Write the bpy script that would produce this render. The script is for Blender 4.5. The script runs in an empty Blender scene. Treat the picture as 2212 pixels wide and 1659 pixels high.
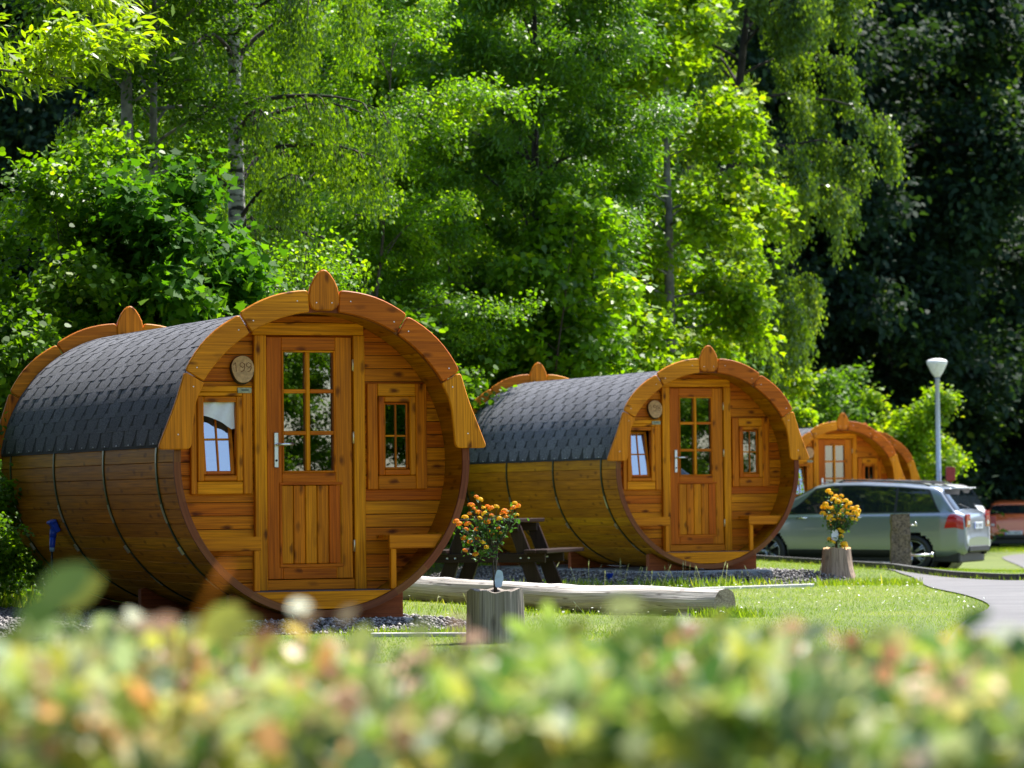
import bpy, math, random
import numpy as np
from mathutils import Vector, Matrix
S = bpy.context.scene
COL = S.collection
PI = math.pi

# ------------------------------------------------------------------ camera
F_PX, W_PX = 8000.0, 2212.0
cam_d = bpy.data.cameras.new('camera')
cam = bpy.data.objects.new('camera', cam_d); COL.objects.link(cam); S.camera = cam
cam_d.sensor_width = 36.0
cam_d.lens = 36.0 * F_PX / W_PX
cam_d.clip_start = 0.1; cam_d.clip_end = 2000
pitch = math.atan((1076.5 - 829.5) / F_PX)
cam.matrix_world = Matrix.Rotation(PI/2 + pitch, 4, 'X') @ Matrix.Rotation(-0.0107, 4, 'Z')
cam_d.dof.use_dof = True
cam_d.dof.focus_distance = 27.8
cam_d.dof.aperture_fstop = 4.8

# ------------------------------------------------------------------ light
SUN = Vector((0.297, 0.388, 0.87)).normalized()
w = bpy.data.worlds.new('World'); S.world = w; w.use_nodes = True
wn = w.node_tree.nodes; wl = w.node_tree.links
sky = wn.new('ShaderNodeTexSky'); sky.sky_type = 'NISHITA'; sky.sun_disc = False
sky.sun_elevation = math.asin(SUN.z); sky.sun_rotation = math.atan2(SUN.x, SUN.y)
bg = wn['Background']; bg.inputs[1].default_value = 0.14
wl.new(sky.outputs[0], bg.inputs[0])
sd = bpy.data.lights.new('sun', 'SUN'); sd.energy = 5.0; sd.angle = math.radians(0.53); sd.color = (1, 0.955, 0.88)
so = bpy.data.objects.new('sun', sd); COL.objects.link(so)
so.rotation_euler = SUN.to_track_quat('Z', 'Y').to_euler(); so.location = (10, 10, 40)
S.view_settings.view_transform = 'Standard'; S.view_settings.look = 'None'
S.view_settings.exposure = 1.3; S.view_settings.gamma = 1.0
S.cycles.use_denoising = True
S.cycles.max_bounces = 8; S.cycles.diffuse_bounces = 4; S.cycles.glossy_bounces = 3
S.cycles.transmission_bounces = 5; S.cycles.transparent_max_bounces = 8
S.cycles.sample_clamp_indirect = 6.0

# ------------------------------------------------------------------ ground shape
GY = [-60, 0, 27, 42, 50, 60, 110, 200, 500]; GZ = [-.9, -.9, -.96, -1.03, -1.06, -1.24, -1.6, -1.9, -2.5]
def gz(x, y):
    z = np.interp(y, GY, GZ)
    k = np.clip((np.asarray(y) - 46) / 12, 0, 1) * np.clip((115 - np.asarray(y)) / 20, 0, 1)
    z = z - .07 * k * (np.clip(x, 0, 9) - 6.7) * (np.asarray(x) > -99)
    z = z + .08 * np.exp(-((np.asarray(x) + .9) ** 2 + ((np.asarray(y) - 33) / 1.6) ** 2) / 1.2)
    return z
def g(x, y): return float(gz(x, y))

# ------------------------------------------------------------------ materials
def newmat(name):
    m = bpy.data.materials.new(name); m.use_nodes = True
    nt = m.node_tree; p = nt.nodes['Principled BSDF']
    return m, nt.nodes, nt.links, p
def N(ns, t, **kw):
    n = ns.new(t)
    for k, v in kw.items():
        if k.startswith('_'): n.inputs[k[1:]].default_value = v
        else: setattr(n, k, v)
    return n
def ramp(ns, stops, interp='LINEAR'):
    r = ns.new('ShaderNodeValToRGB'); e = r.color_ramp; e.interpolation = interp
    while len(e.elements) < len(stops): e.elements.new(0.5)
    for k, (pos, c) in enumerate(stops):
        e.elements[k].position = pos; e.elements[k].color = (*c, 1)
    return r
def mapr(ns, ls, sock, a, b, c, d):
    m = ns.new('ShaderNodeMapRange'); ls.new(sock, m.inputs[0])
    for i, v in enumerate((a, b, c, d)): m.inputs[i+1].default_value = v
    return m.outputs[0]
def mixc(ns, ls, fac, a, b, mode='MIX'):
    m = ns.new('ShaderNodeMix'); m.data_type = 'RGBA'; m.blend_type = mode
    for sock, v in ((m.inputs[0], fac), (m.inputs[6], a), (m.inputs[7], b)):
        if isinstance(v, bpy.types.NodeSocket): ls.new(v, sock)
        elif isinstance(v, tuple): sock.default_value = (*v, 1) if len(v) == 3 else v
        else: sock.default_value = v
    return m.outputs[2]

def wood(name, dark, light, rough=.5, knots=1.0, weather=0.0, bump=.25, coat=0.0):
    m, ns, ls, p = newmat(name)
    a = N(ns, 'ShaderNodeAttribute', attribute_name='wc')
    def noise(sc, detail, scale=1.0, dist=0.0):
        mp = N(ns, 'ShaderNodeMapping'); mp.inputs['Scale'].default_value = sc
        ls.new(a.outputs['Vector'], mp.inputs[0])
        n = N(ns, 'ShaderNodeTexNoise', _Scale=scale, _Detail=detail, _Distortion=dist)
        ls.new(mp.outputs[0], n.inputs['Vector']); return n.outputs[0], mp
    g1, _ = noise((.7, 9, 9), 3, 1.6, .6)
    g2, _ = noise((2.2, 90, 90), 2, 1.0)
    g3, _ = noise((.9, 2.5, 2.5), 2, 1.0)
    r = ramp(ns, [(.25, dark), (.5, tuple((x+y)/2 for x, y in zip(dark, light))), (.75, light)])
    ls.new(g1, r.inputs[0])
    c = mixc(ns, ls, .55, r.outputs[0], mixc(ns, ls, mapr(ns, ls, g2, .3, .7, 0, 1), tuple(x*.62 for x in dark), tuple(min(1, x*1.18) for x in light)))
    b = N(ns, 'ShaderNodeAttribute', attribute_name='bv')
    hv = N(ns, 'ShaderNodeHueSaturation')
    ls.new(mapr(ns, ls, b.outputs['Fac'], 0, 1, .80, 1.14), hv.inputs['Value'])
    ls.new(mapr(ns, ls, b.outputs['Fac'], 0, 1, .488, .512), hv.inputs['Hue'])
    ls.new(c, hv.inputs['Color']); c = hv.outputs[0]
    c = mixc(ns, ls, mapr(ns, ls, g3, .35, .7, 0, .45), c, tuple(x*.7 for x in dark))
    if knots:
        sx = N(ns, 'ShaderNodeSeparateXYZ'); ls.new(a.outputs['Vector'], sx.inputs[0])
        ad = N(ns, 'ShaderNodeMath', operation='ADD'); ls.new(sx.outputs[1], ad.inputs[0]); ls.new(sx.outputs[2], ad.inputs[1])
        cx = N(ns, 'ShaderNodeCombineXYZ'); m1 = N(ns, 'ShaderNodeMath', operation='MULTIPLY'); m1.inputs[1].default_value = 4.2; m2 = N(ns, 'ShaderNodeMath', operation='MULTIPLY'); m2.inputs[1].default_value = 9.5
        ls.new(sx.outputs[0], m1.inputs[0]); ls.new(ad.outputs[0], m2.inputs[0]); ls.new(m1.outputs[0], cx.inputs[0]); ls.new(m2.outputs[0], cx.inputs[1])
        dn = N(ns, 'ShaderNodeTexNoise', _Scale=2.5, _Detail=2); ls.new(cx.outputs[0], dn.inputs['Vector'])
        va = N(ns, 'ShaderNodeVectorMath', operation='ADD'); vs_ = N(ns, 'ShaderNodeVectorMath', operation='SCALE'); vs_.inputs['Scale'].default_value = .25
        ls.new(dn.outputs['Color'], vs_.inputs[0]); ls.new(cx.outputs[0], va.inputs[0]); ls.new(vs_.outputs[0], va.inputs[1])
        v = N(ns, 'ShaderNodeTexVoronoi', _Scale=1.0, voronoi_dimensions='2D'); ls.new(va.outputs[0], v.inputs['Vector'])
        k1 = mapr(ns, ls, v.outputs['Distance'], .07, .24, 1, 0)
        sp = N(ns, 'ShaderNodeSeparateColor'); ls.new(v.outputs['Color'], sp.inputs[0])
        k2 = mapr(ns, ls, sp.outputs[0], .48, .72, 0, .97*knots)
        mu = N(ns, 'ShaderNodeMath', operation='MULTIPLY'); ls.new(k1, mu.inputs[0]); ls.new(k2, mu.inputs[1])
        c = mixc(ns, ls, mu.outputs[0], c, (dark[0]*.2, dark[1]*.14, dark[2]*.2))
    ls.new(c, p.inputs['Base Color'])
    p.inputs['Roughness'].default_value = rough
    p.inputs['Specular IOR Level'].default_value = .14
    p.inputs['Coat Weight'].default_value = coat; p.inputs['Coat Roughness'].default_value = .25
    bn = N(ns, 'ShaderNodeBump', _Strength=bump, _Distance=.004); ls.new(g2, bn.inputs['Height'])
    ls.new(bn.outputs[0], p.inputs['Normal'])
    return m

def plain(name, col, rough=.5, metal=0, var=.15, scale=20, spec=.5, coat=0, bump=0):
    m, ns, ls, p = newmat(name)
    tc = N(ns, 'ShaderNodeTexCoord'); n = N(ns, 'ShaderNodeTexNoise', _Scale=scale, _Detail=4)
    ls.new(tc.outputs['Object'], n.inputs['Vector'])
    c = mixc(ns, ls, mapr(ns, ls, n.outputs[0], .3, .7, 0, 1), tuple(x*(1-var) for x in col), tuple(min(1, x*(1+var)) for x in col))
    ls.new(c, p.inputs['Base Color'])
    p.inputs['Roughness'].default_value = rough; p.inputs['Metallic'].default_value = metal
    p.inputs['Specular IOR Level'].default_value = spec
    p.inputs['Coat Weight'].default_value = coat; p.inputs['Coat Roughness'].default_value = .03
    if bump:
        bn = N(ns, 'ShaderNodeBump', _Strength=bump, _Distance=.01); ls.new(n.outputs[0], bn.inputs['Height'])
        ls.new(bn.outputs[0], p.inputs['Normal'])
    return m

def leafmat(name, stops, trans=.45, tmul=(1.6, 1.9, .6), rough=.42, spec=.5):
    m, ns, ls, p = newmat(name)
    a = N(ns, 'ShaderNodeAttribute', attribute_name='lv')
    r = ramp(ns, stops); ls.new(a.outputs['Fac'], r.inputs[0])
    ls.new(r.outputs[0], p.inputs['Base Color'])
    p.inputs['Roughness'].default_value = rough; p.inputs['Specular IOR Level'].default_value = spec
    t = N(ns, 'ShaderNodeBsdfTranslucent')
    ls.new(mixc(ns, ls, 1.0, r.outputs[0], tuple(tmul), 'MULTIPLY'), t.inputs['Color'])
    mx = N(ns, 'ShaderNodeMixShader'); mx.inputs[0].default_value = trans
    ls.new(p.outputs[0], mx.inputs[1]); ls.new(t.outputs[0], mx.inputs[2])
    ls.new(mx.outputs[0], ns['Material Output'].inputs['Surface'])
    return m

def glass(name, refl=.1, tint=(.8, .85, .85)):
    m, ns, ls, p = newmat(name)
    ns.remove(p)
    t = N(ns, 'ShaderNodeBsdfTransparent'); t.inputs[0].default_value = (*tint, 1)
    gl = N(ns, 'ShaderNodeBsdfGlossy'); gl.inputs['Roughness'].default_value = .0
    lw = N(ns, 'ShaderNodeLayerWeight'); lw.inputs['Blend'].default_value = .35
    f = mapr(ns, ls, lw.outputs['Fresnel'], 0, 1, refl, 1)
    mx = N(ns, 'ShaderNodeMixShader'); ls.new(f, mx.inputs[0])
    ls.new(t.outputs[0], mx.inputs[1]); ls.new(gl.outputs[0], mx.inputs[2])
    ls.new(mx.outputs[0], ns['Material Output'].inputs['Surface'])
    return m

M = {}
M['wall'] = wood('wall_wood', (.38, .080, .002), (.84, .250, .003), .5, .9)
M['trim'] = wood('trim_wood', (.43, .093, .002), (.86, .262, .003), .5, .9)
M['door'] = wood('door_wood', (.42, .092, .002), (.80, .225, .004), .45, .75)
M['arch'] = wood('arch_wood', (.44, .112, .004), (.80, .240, .008), .5, .9)
M['rim'] = wood('rim_wood', (.17, .05, .018), (.30, .10, .035), .6, 0)
M['stave'] = wood('stave_wood', (.28, .100, .001), (.60, .245, .002), .6, .6)  # same wood as the walls, darkened and yellowed for dim light and green bounce
M['cradle'] = wood('cradle_wood', (.26, .07, .02), (.42, .13, .03), .6, .3)
M['inside'] = wood('inside_wood', (.2, .08, .02), (.34, .15, .04), .7, .3)
M['dkwood'] = wood('dark_brown_wood', (.022, .012, .010), (.05, .028, .022), .45, .2)
M['endgrain'] = plain('pale_cut_wood', (.55, .32, .14), .8, var=.25, scale=40)
M['carve'] = plain('carved_groove', (.24, .11, .045), .9)
M['bark'] = plain('bark', (.05, .035, .02), .95, var=.5, scale=60, bump=.8)
M['rope'] = plain('dark_floor_edge', (.03, .03, .04), .6)
M['metal'] = plain('brushed_steel', (.75, .75, .76), .3, 1, .05, 40)
M['hoop'] = plain('steel_hoop', (.035, .05, .025), .35, .6, .2, 30)
M['hoopb'] = plain('bright_hoop_connector', (.55, .58, .55), .3, .9, .1, 30)
M['glass'] = glass('window_glass', .27, (.45, .48, .46))
M['glass2'] = glass('tilted_window_glass', .55, (.6, .65, .7))
M['screw'] = plain('screw_head', (.8, .8, .8), .3, 1)
M['brass'] = plain('brass_hinge', (.72, .60, .36), .35, .8)
M['curt'] = plain('red_curtain', (.30, .03, .04), .9, var=.3, scale=8)
M['white'] = plain('white_cloth', (.80, .80, .90), .9, var=.05)
M['blue'] = plain('blue_plastic', (.01, .06, .50), .35)
M['bluel'] = plain('pale_blue_cap', (.25, .38, .55), .4)
M['black'] = plain('black_rubber', (.012, .012, .013), .6)
M['nplate'] = plain('small_plaque', (.34, .33, .20), .5, var=.3, scale=60)
M['nplated'] = plain('plaque_print', (.12, .13, .09), .6)
M['concrete'] = plain('grey_concrete', (.22, .23, .24), .9, var=.25, scale=6, bump=.3)
M['kerb'] = plain('dark_kerb_stone', (.06, .058, .055), .9, var=.4, scale=8, bump=.5)
M['palekerb'] = plain('pale_edging_stone', (.50, .48, .44), .9, var=.15, scale=10, bump=.3)
M['stone'] = plain('rough_granite', (.16, .115, .085), .95, var=.65, scale=34, bump=1)

def shingle_mat():
    m, ns, ls, p = newmat('grey_mineral_shingle')
    tc = N(ns, 'ShaderNodeTexCoord')
    n = N(ns, 'ShaderNodeTexNoise', _Scale=95, _Detail=4); ls.new(tc.outputs['Object'], n.inputs['Vector'])
    n2 = N(ns, 'ShaderNodeTexNoise', _Scale=2.2, _Detail=4); ls.new(tc.outputs['Object'], n2.inputs['Vector'])
    b = N(ns, 'ShaderNodeAttribute', attribute_name='bv')
    c = mixc(ns, ls, mapr(ns, ls, n.outputs[0], .38, .62, 0, 1), (.034, .037, .047), (.165, .166, .186))
    c = mixc(ns, ls, mapr(ns, ls, n2.outputs[0], .3, .75, 0, .4), c, (.13, .13, .148))
    hv = N(ns, 'ShaderNodeHueSaturation'); ls.new(mapr(ns, ls, b.outputs['Fac'], 0, 1, .85, 1.15), hv.inputs['Value'])
    ls.new(c, hv.inputs['Color']); ls.new(hv.outputs[0], p.inputs['Base Color'])
    p.inputs['Roughness'].default_value = .92; p.inputs['Specular IOR Level'].default_value = .25
    bn = N(ns, 'ShaderNodeBump', _Strength=.6, _Distance=.003); ls.new(n.outputs[0], bn.inputs['Height'])
    ls.new(bn.outputs[0], p.inputs['Normal'])
    return m
M['shingle'] = shingle_mat()
M['felt'] = plain('black_felt', (.01, .011, .014), .85)

# ------------------------------------------------------------------ mesh builder
class MB:
    def __init__(s, seed=0):
        s.v = []; s.f = []; s.m = []; s.wc = []; s.bv = []; s.mats = []; s.sm = []; s.rng = random.Random(seed)
    def mi(s, m):
        if m not in s.mats: s.mats.append(m)
        return s.mats.index(m)
    def add(s, vs, fs, m, grain='x', bv=None, smooth=False, wc=None):
        o = len(s.v); i = s.mi(m); r = s.rng
        off = (r.uniform(0, 40), r.uniform(0, 40), r.uniform(0, 40)); b = r.random() if bv is None else bv
        s.v += [tuple(q) for q in vs]
        for k, q in enumerate(vs):
            if wc is not None: q = wc[k]
            t = {'x': (q[0], q[1], q[2]), 'y': (q[1], q[0], q[2]), 'z': (q[2], q[0], q[1])}[grain]
            s.wc.append((t[0]+off[0], t[1]+off[1], t[2]+off[2])); s.bv.append(b)
        s.f += [tuple(j+o for j in q) for q in fs]; s.m += [i]*len(fs); s.sm += [smooth]*len(fs)
        return s
    def box(s, x0, x1, y0, y1, z0, z1, m, grain='x', ch=0.004, rot=None, bv=None):
        """box with chamfered edges"""
        lo = (min(x0, x1), min(y0, y1), min(z0, z1)); hi = (max(x0, x1), max(y0, y1), max(z0, z1))
        c = min(ch, *(h-l for h, l in zip(hi, lo))) if ch else 0
        c = min(c, min(h-l for h, l in zip(hi, lo))*.3)
        if c <= 0:
            vs = [(x, y, z) for x in (lo[0], hi[0]) for y in (lo[1], hi[1]) for z in (lo[2], hi[2])]
            fs = [(0, 1, 3, 2), (4, 6, 7, 5), (0, 4, 5, 1), (2, 3, 7, 6), (0, 2, 6, 4), (1, 5, 7, 3)]
        else:
            bm = bmesh.new()
            bmesh.ops.create_cube(bm, size=1)
            for q in bm.verts:
                q.co = Vector(((lo[0]+hi[0])/2+q.co.x*(hi[0]-lo[0]), (lo[1]+hi[1])/2+q.co.y*(hi[1]-lo[1]), (lo[2]+hi[2])/2+q.co.z*(hi[2]-lo[2])))
            bmesh.ops.bevel(bm, geom=bm.edges[:], offset=c, segments=1, affect='EDGES')
            bm.verts.index_update()
            vs = [tuple(q.co) for q in bm.verts]; fs = [tuple(q.index for q in f.verts) for f in bm.faces]; bm.free()
        wc = vs
        if rot is not None: vs = [tuple(rot @ Vector(q)) for q in vs]
        return s.add(vs, fs, m, grain, bv, wc=wc)
    def prism(s, pts, y0, y1, m, grain='x', ch=0, bv=None, rot=None):
        """outline in x,z extruded from y0 (front) to y1; ch = chamfer of both rims"""
        n = len(pts); rings = []
        A = sum(pts[i][0]*pts[(i+1) % n][1]-pts[(i+1) % n][0]*pts[i][1] for i in range(n))
        if A < 0: pts = pts[::-1]
        def inset(d):
            out = []
            for i in range(n):
                p0, p1, p2 = Vector(pts[i-1]), Vector(pts[i]), Vector(pts[(i+1) % n])
                a = (p1-p0); b = (p2-p1)
                a = a.normalized() if a.length else b.normalized(); b = b.normalized() if b.length else a
                nn = (Vector((-a.y, a.x))+Vector((-b.y, b.x)))
                nn = nn.normalized() if nn.length > 1e-6 else Vector((0, 0))
                out.append(p1+nn*d)
            return out
        if ch:
            rings = [(inset(ch), y0), (inset(0), y0+ch), (inset(0), y1-ch), (inset(ch), y1)]
        else: rings = [([Vector(p) for p in pts], y0), ([Vector(p) for p in pts], y1)]
        vs = [(p.x, y, p.y) for r, y in rings for p in r]
        fs = [tuple(range(n))]
        for k in range(len(rings)-1):
            for i in range(n):
                j = (i+1) % n; fs.append((k*n+j, k*n+i, (k+1)*n+i, (k+1)*n+j))
        fs.append(tuple(range((len(rings)-1)*n, len(rings)*n))[::-1])
        wc = vs
        if rot is not None: vs = [tuple(rot @ Vector(q)) for q in vs]
        return s.add(vs, fs, m, grain, bv, wc=wc)
    def tube(s, pts, rad, m, n=8, caps=True, smooth=True, bv=None):
        pts = [Vector(p) for p in pts]; k = len(pts)
        if not hasattr(rad, '__len__'): rad = [rad]*k
        vs = []; fs = []; wc = []; d = 0; pu = None
        for i in range(k):
            t = (pts[min(i+1, k-1)]-pts[max(i-1, 0)])
            t = t.normalized() if t.length > 1e-9 else Vector((0, 0, 1))
            if pu is None:
                u = t.orthogonal().normalized()
            else:
                u = pu - t*pu.dot(t); u = u.normalized() if u.length > 1e-6 else t.orthogonal().normalized()
            pu = u; v = t.cross(u)
            if i: d += (pts[i]-pts[i-1]).length
            for j in range(n):
                a = 2*PI*j/n; q = pts[i]+(u*math.cos(a)+v*math.sin(a))*rad[i]
                vs.append(tuple(q)); wc.append((d, rad[i]*math.cos(a), rad[i]*math.sin(a)))
        for i in range(k-1):
            for j in range(n):
                a, b = i*n+j, i*n+(j+1) % n; fs.append((a, b, b+n, a+n))
        if caps: fs.append(tuple(range(n))[::-1]); fs.append(tuple((k-1)*n+j for j in range(n)))
        return s.add(vs, fs, m, 'x', bv, smooth, wc)
    def lathe(s, prof, m, n=24, c=(0, 0, 0), smooth=True, axis='z'):
        vs = []; fs = []
        for r, h in prof:
            for j in range(n):
                a = 2*PI*j/n; x, y, z = r*math.cos(a), r*math.sin(a), h
                if axis == 'y': x, y, z = x, z, y
                if axis == 'x': x, y, z = z, x, y
                vs.append((c[0]+x, c[1]+y, c[2]+z))
        for i in range(len(prof)-1):
            for j in range(n):
                a, b = i*n+j, i*n+(j+1) % n; fs.append((a, b, b+n, a+n) if axis != 'y' else (a, a+n, b+n, b))
        fs.append(tuple(range(n))[::-1]); fs.append(tuple((len(prof)-1)*n+j for j in range(n)))
        return s.add(vs, fs, m, 'z', None, smooth)
    def build(s, name, parent=None, mw=None, smooth_angle=None):
        me = bpy.data.meshes.new(name)
        me.from_pydata(s.v, [], s.f)
        for m in s.mats: me.materials.append(m)
        me.polygons.foreach_set('material_index', s.m)
        me.polygons.foreach_set('use_smooth', s.sm)
        a = me.attributes.new('wc', 'FLOAT_VECTOR', 'POINT'); a.data.foreach_set('vector', np.array(s.wc, dtype=np.float32).ravel())
        a = me.attributes.new('bv', 'FLOAT', 'POINT'); a.data.foreach_set('value', np.array(s.bv, dtype=np.float32))
        me.update()
        o = bpy.data.objects.new(name, me); COL.objects.link(o)
        if parent: o.parent = parent
        return o
import bmesh

def tag(o, label=None, cat=None, group=None, kind=None):
    if label: o['label'] = label
    if cat: o['category'] = cat
    if group: o['group'] = group
    if kind: o['kind'] = kind
    return o
def empty(name, loc=(0, 0, 0), rz=0, **kw):
    o = bpy.data.objects.new(name, None); COL.objects.link(o); o.location = loc; o.rotation_euler = (0, 0, rz)
    o.empty_display_size = .2
    return tag(o, **kw)
KIDS = {}
def copy_tree(o, parent=None, skip=()):
    c = o.copy(); COL.objects.link(c); c.parent = parent
    for ch in [q for q in bpy.data.objects if q.parent == o]:
        if ch.name.split('.')[0] in skip: continue
        copy_tree(ch, c, skip)
    return c

# ------------------------------------------------------------------ setting
def grid_sheet(name, xs, ys, zf, mat, kind='structure', dz=0):
    X, Y = np.meshgrid(xs, ys); Z = zf(X, Y)+dz
    V = np.stack([X.ravel(), Y.ravel(), Z.ravel()], 1)
    nx, ny = len(xs), len(ys)
    i = np.arange((ny-1)*(nx-1)); r = i//(nx-1)*nx+i % (nx-1)
    Fc = np.stack([r, r+1, r+nx+1, r+nx], 1)
    me = bpy.data.meshes.new(name); me.from_pydata(V.tolist(), [], Fc.tolist()); me.materials.append(mat)
    me.polygons.foreach_set('use_smooth', [True]*len(Fc))
    o = bpy.data.objects.new(name, me); COL.objects.link(o); o['kind'] = kind
    return o
def ground_mat():
    m, ns, ls, p = newmat('lawn_soil')
    tc = N(ns, 'ShaderNodeTexCoord')
    n = N(ns, 'ShaderNodeTexNoise', _Scale=.55, _Detail=6); ls.new(tc.outputs['Object'], n.inputs['Vector'])
    n2 = N(ns, 'ShaderNodeTexNoise', _Scale=22, _Detail=4); ls.new(tc.outputs['Object'], n2.inputs['Vector'])
    r = ramp(ns, [(.3, (.08, .12, .014)), (.5, (.13, .18, .02)), (.7, (.20, .22, .045))]); ls.new(n.outputs[0], r.inputs[0])
    c = mixc(ns, ls, mapr(ns, ls, n2.outputs[0], .35, .65, 0, .7), r.outputs[0], (.05, .06, .02))
    ls.new(c, p.inputs['Base Color']); p.inputs['Roughness'].default_value = .95
    bn = N(ns, 'ShaderNodeBump', _Strength=.8, _Distance=.03); ls.new(n2.outputs[0], bn.inputs['Height']); ls.new(bn.outputs[0], p.inputs['Normal'])
    return m
def road_mat():
    m, ns, ls, p = newmat('grey_lilac_tarmac')
    tc = N(ns, 'ShaderNodeTexCoord')
    n = N(ns, 'ShaderNodeTexNoise', _Scale=1.1, _Detail=5); ls.new(tc.outputs['Object'], n.inputs['Vector'])
    n2 = N(ns, 'ShaderNodeTexNoise', _Scale=60, _Detail=3); ls.new(tc.outputs['Object'], n2.inputs['Vector'])
    r = ramp(ns, [(.3, (.115, .112, .113)), (.7, (.175, .168, .168))]); ls.new(n.outputs[0], r.inputs[0])
    c = mixc(ns, ls, mapr(ns, ls, n2.outputs[0], .3, .7, 0, .6), r.outputs[0], (.08, .076, .08))
    ls.new(c, p.inputs['Base Color']); p.inputs['Roughness'].default_value = .9
    bn = N(ns, 'ShaderNodeBump', _Strength=.5, _Distance=.01); ls.new(n2.outputs[0], bn.inputs['Height']); ls.new(bn.outputs[0], p.inputs['Normal'])
    return m
M['ground'] = ground_mat(); M['road'] = road_mat()
M['floor'] = plain('forest_litter', (.03, .024, .013), .95, var=.5, scale=3)
xs = np.concatenate([np.linspace(-500, -40, 12), np.linspace(-36, -12, 13), np.linspace(-11, 20, 125), np.linspace(22, 60, 12), np.linspace(80, 500, 10)])
ys = np.concatenate([np.linspace(-400, -10, 10), np.linspace(0, 14, 8), np.linspace(15, 70, 160), np.linspace(72, 130, 40), np.linspace(140, 600, 20)])
grid_sheet('ground', xs, ys, gz, M['ground'])
grid_sheet('forest_floor', np.linspace(-80, 6.5, 46), np.linspace(69, 86, 9), gz, M['floor'], dz=.03)
grid_sheet('forest_floor', np.linspace(-80, 90, 60), np.linspace(112, 190, 20), lambda x, y: gz(x, y)+np.clip(y-120, 0, 99)*.35, M['floor'], dz=.03)
grid_sheet('forest_floor', np.linspace(-80, 9.5, 46), np.linspace(86, 112, 12), gz, M['floor'], dz=.034)

grid_sheet('bounce_damping_sheet', np.linspace(-40, -3.3, 60), np.linspace(-14, 60, 90), gz, M['floor'], dz=.02)  # dark sheet added on the left to cut light bouncing onto the nearest cabin
ROAD_L = [(1.0, 8), (1.7, 14), (2.3, 20), (2.95, 25), (3.5, 28.5), (4.1, 32), (4.4, 36), (4.5, 40), (4.75, 43.5), (4.95, 46), (5.0, 48), (5.05, 49.5), (4.98, 52), (4.8, 54.5)]
ISL = [(4.9, 54.7), (5.12, 52), (5.24, 49), (5.42, 46.5), (5.62, 44.7), (5.95, 43.6), (6.35, 45.5), (7.0, 50), (7.9, 56), (9.1, 65), (10.5, 77), (11.9, 90), (12.9, 97), (14.6, 101), (19, 105), (30, 106)]
ROAD_R = [(30, 98), (20, 97), (17.5, 92), (16, 84), (15, 76), (13.8, 68), (12.5, 60), (11.5, 52), (10.8, 46), (10, 38), (9.2, 30), (8, 22), (7, 14), (6, 8)]
road_poly = ROAD_L + ISL + ROAD_R
def smooth_poly(P, k=4):
    P = [Vector(p) for p in P]; out = []
    for i in range(len(P)-1):
        p0, p1, p2, p3 = P[max(i-1, 0)], P[i], P[i+1], P[min(i+2, len(P)-1)]
        for j in range(k):
            t = j/k; out.append(.5*((2*p1)+(p2-p0)*t+(2*p0-5*p1+4*p2-p3)*t*t+(3*p1-p0-3*p2+p3)*t**3))
    out.append(P[-1]); return out
def flat_poly(name, poly, mat, dz):
    bm = bmesh.new()
    vs = [bm.verts.new((p[0], p[1], 0)) for p in poly]
    bm.faces.new(vs)
    bmesh.ops.triangulate(bm, faces=bm.faces[:])
    for _ in range(9):
        es = [e for e in bm.edges if e.calc_length() > .55]
        if not es: break
        bmesh.ops.subdivide_edges(bm, edges=es, cuts=1)
        bmesh.ops.triangulate(bm, faces=[f for f in bm.faces if len(f.verts) > 3])
    for v in bm.verts: v.co.z = g(v.co.x, v.co.y)+dz
    me = bpy.data.meshes.new(name); bm.normal_update(); bm.to_mesh(me); bm.free(); me.materials.append(mat)
    o = bpy.data.objects.new(name, me); COL.objects.link(o); o['kind'] = 'structure'; return o
rp = smooth_poly(ROAD_L)+smooth_poly(ISL)+smooth_poly(ROAD_R)
flat_poly('road', rp, M['road'], .014)
# kerb along the parking island
kp = [(3.2, 58), (4.1, 56.4), (4.8, 54.9), (5.08, 52), (5.2, 49), (5.38, 46.5), (5.58, 44.7), (5.94, 43.45), (6.42, 45.4)]
kb = MB(3); sp = smooth_poly(kp, 5)
for i in range(len(sp)-1):
    a, b = sp[i], sp[i+1]; d = (b-a).normalized(); n = Vector((-d.y, d.x))*.05; b2 = b-d*.012
    za, zb = g(*a), g(*b2)
    vs = []
    for p, z in ((a, za), (b2, zb)):
        for s_ in (-1, 1):
            for h in (-.05, .085): vs.append((p.x+n.x*s_, p.y+n.y*s_, z+h))
    kb.add(vs, [(0, 1, 3, 2), (4, 6, 7, 5), (0, 4, 5, 1), (2, 3, 7, 6), (0, 2, 6, 4), (1, 5, 7, 3)], M['kerb'])
tag(kb.build('kerb'), kind='structure')

# ------------------------------------------------------------------ barrel cabin
R, RI, LEN, FAC = 1.15, 1.105, 5.12, .37
CB = 1.17                                           # centre of the barrel above the cabin's base
def arcpt(r, deg): a = math.radians(deg); return (r*math.sin(a), r*math.cos(a)+CB)
def round_poly(pts, rad, k=4):
    out = []; n = len(pts)
    for i in range(n):
        r = rad[i] if hasattr(rad, '__len__') else rad
        p0, p1, p2 = Vector(pts[i-1]), Vector(pts[i]), Vector(pts[(i+1) % n])
        if r <= 0: out.append(tuple(p1)); continue
        a = (p0-p1); b = (p2-p1); r_ = min(r, a.length*.45, b.length*.45)
        A = p1+a.normalized()*r_; B = p1+b.normalized()*r_
        for j in range(k+1):
            t = j/k; out.append(tuple(A*(1-t)**2+p1*2*t*(1-t)+B*t*t))
    return out

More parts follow.
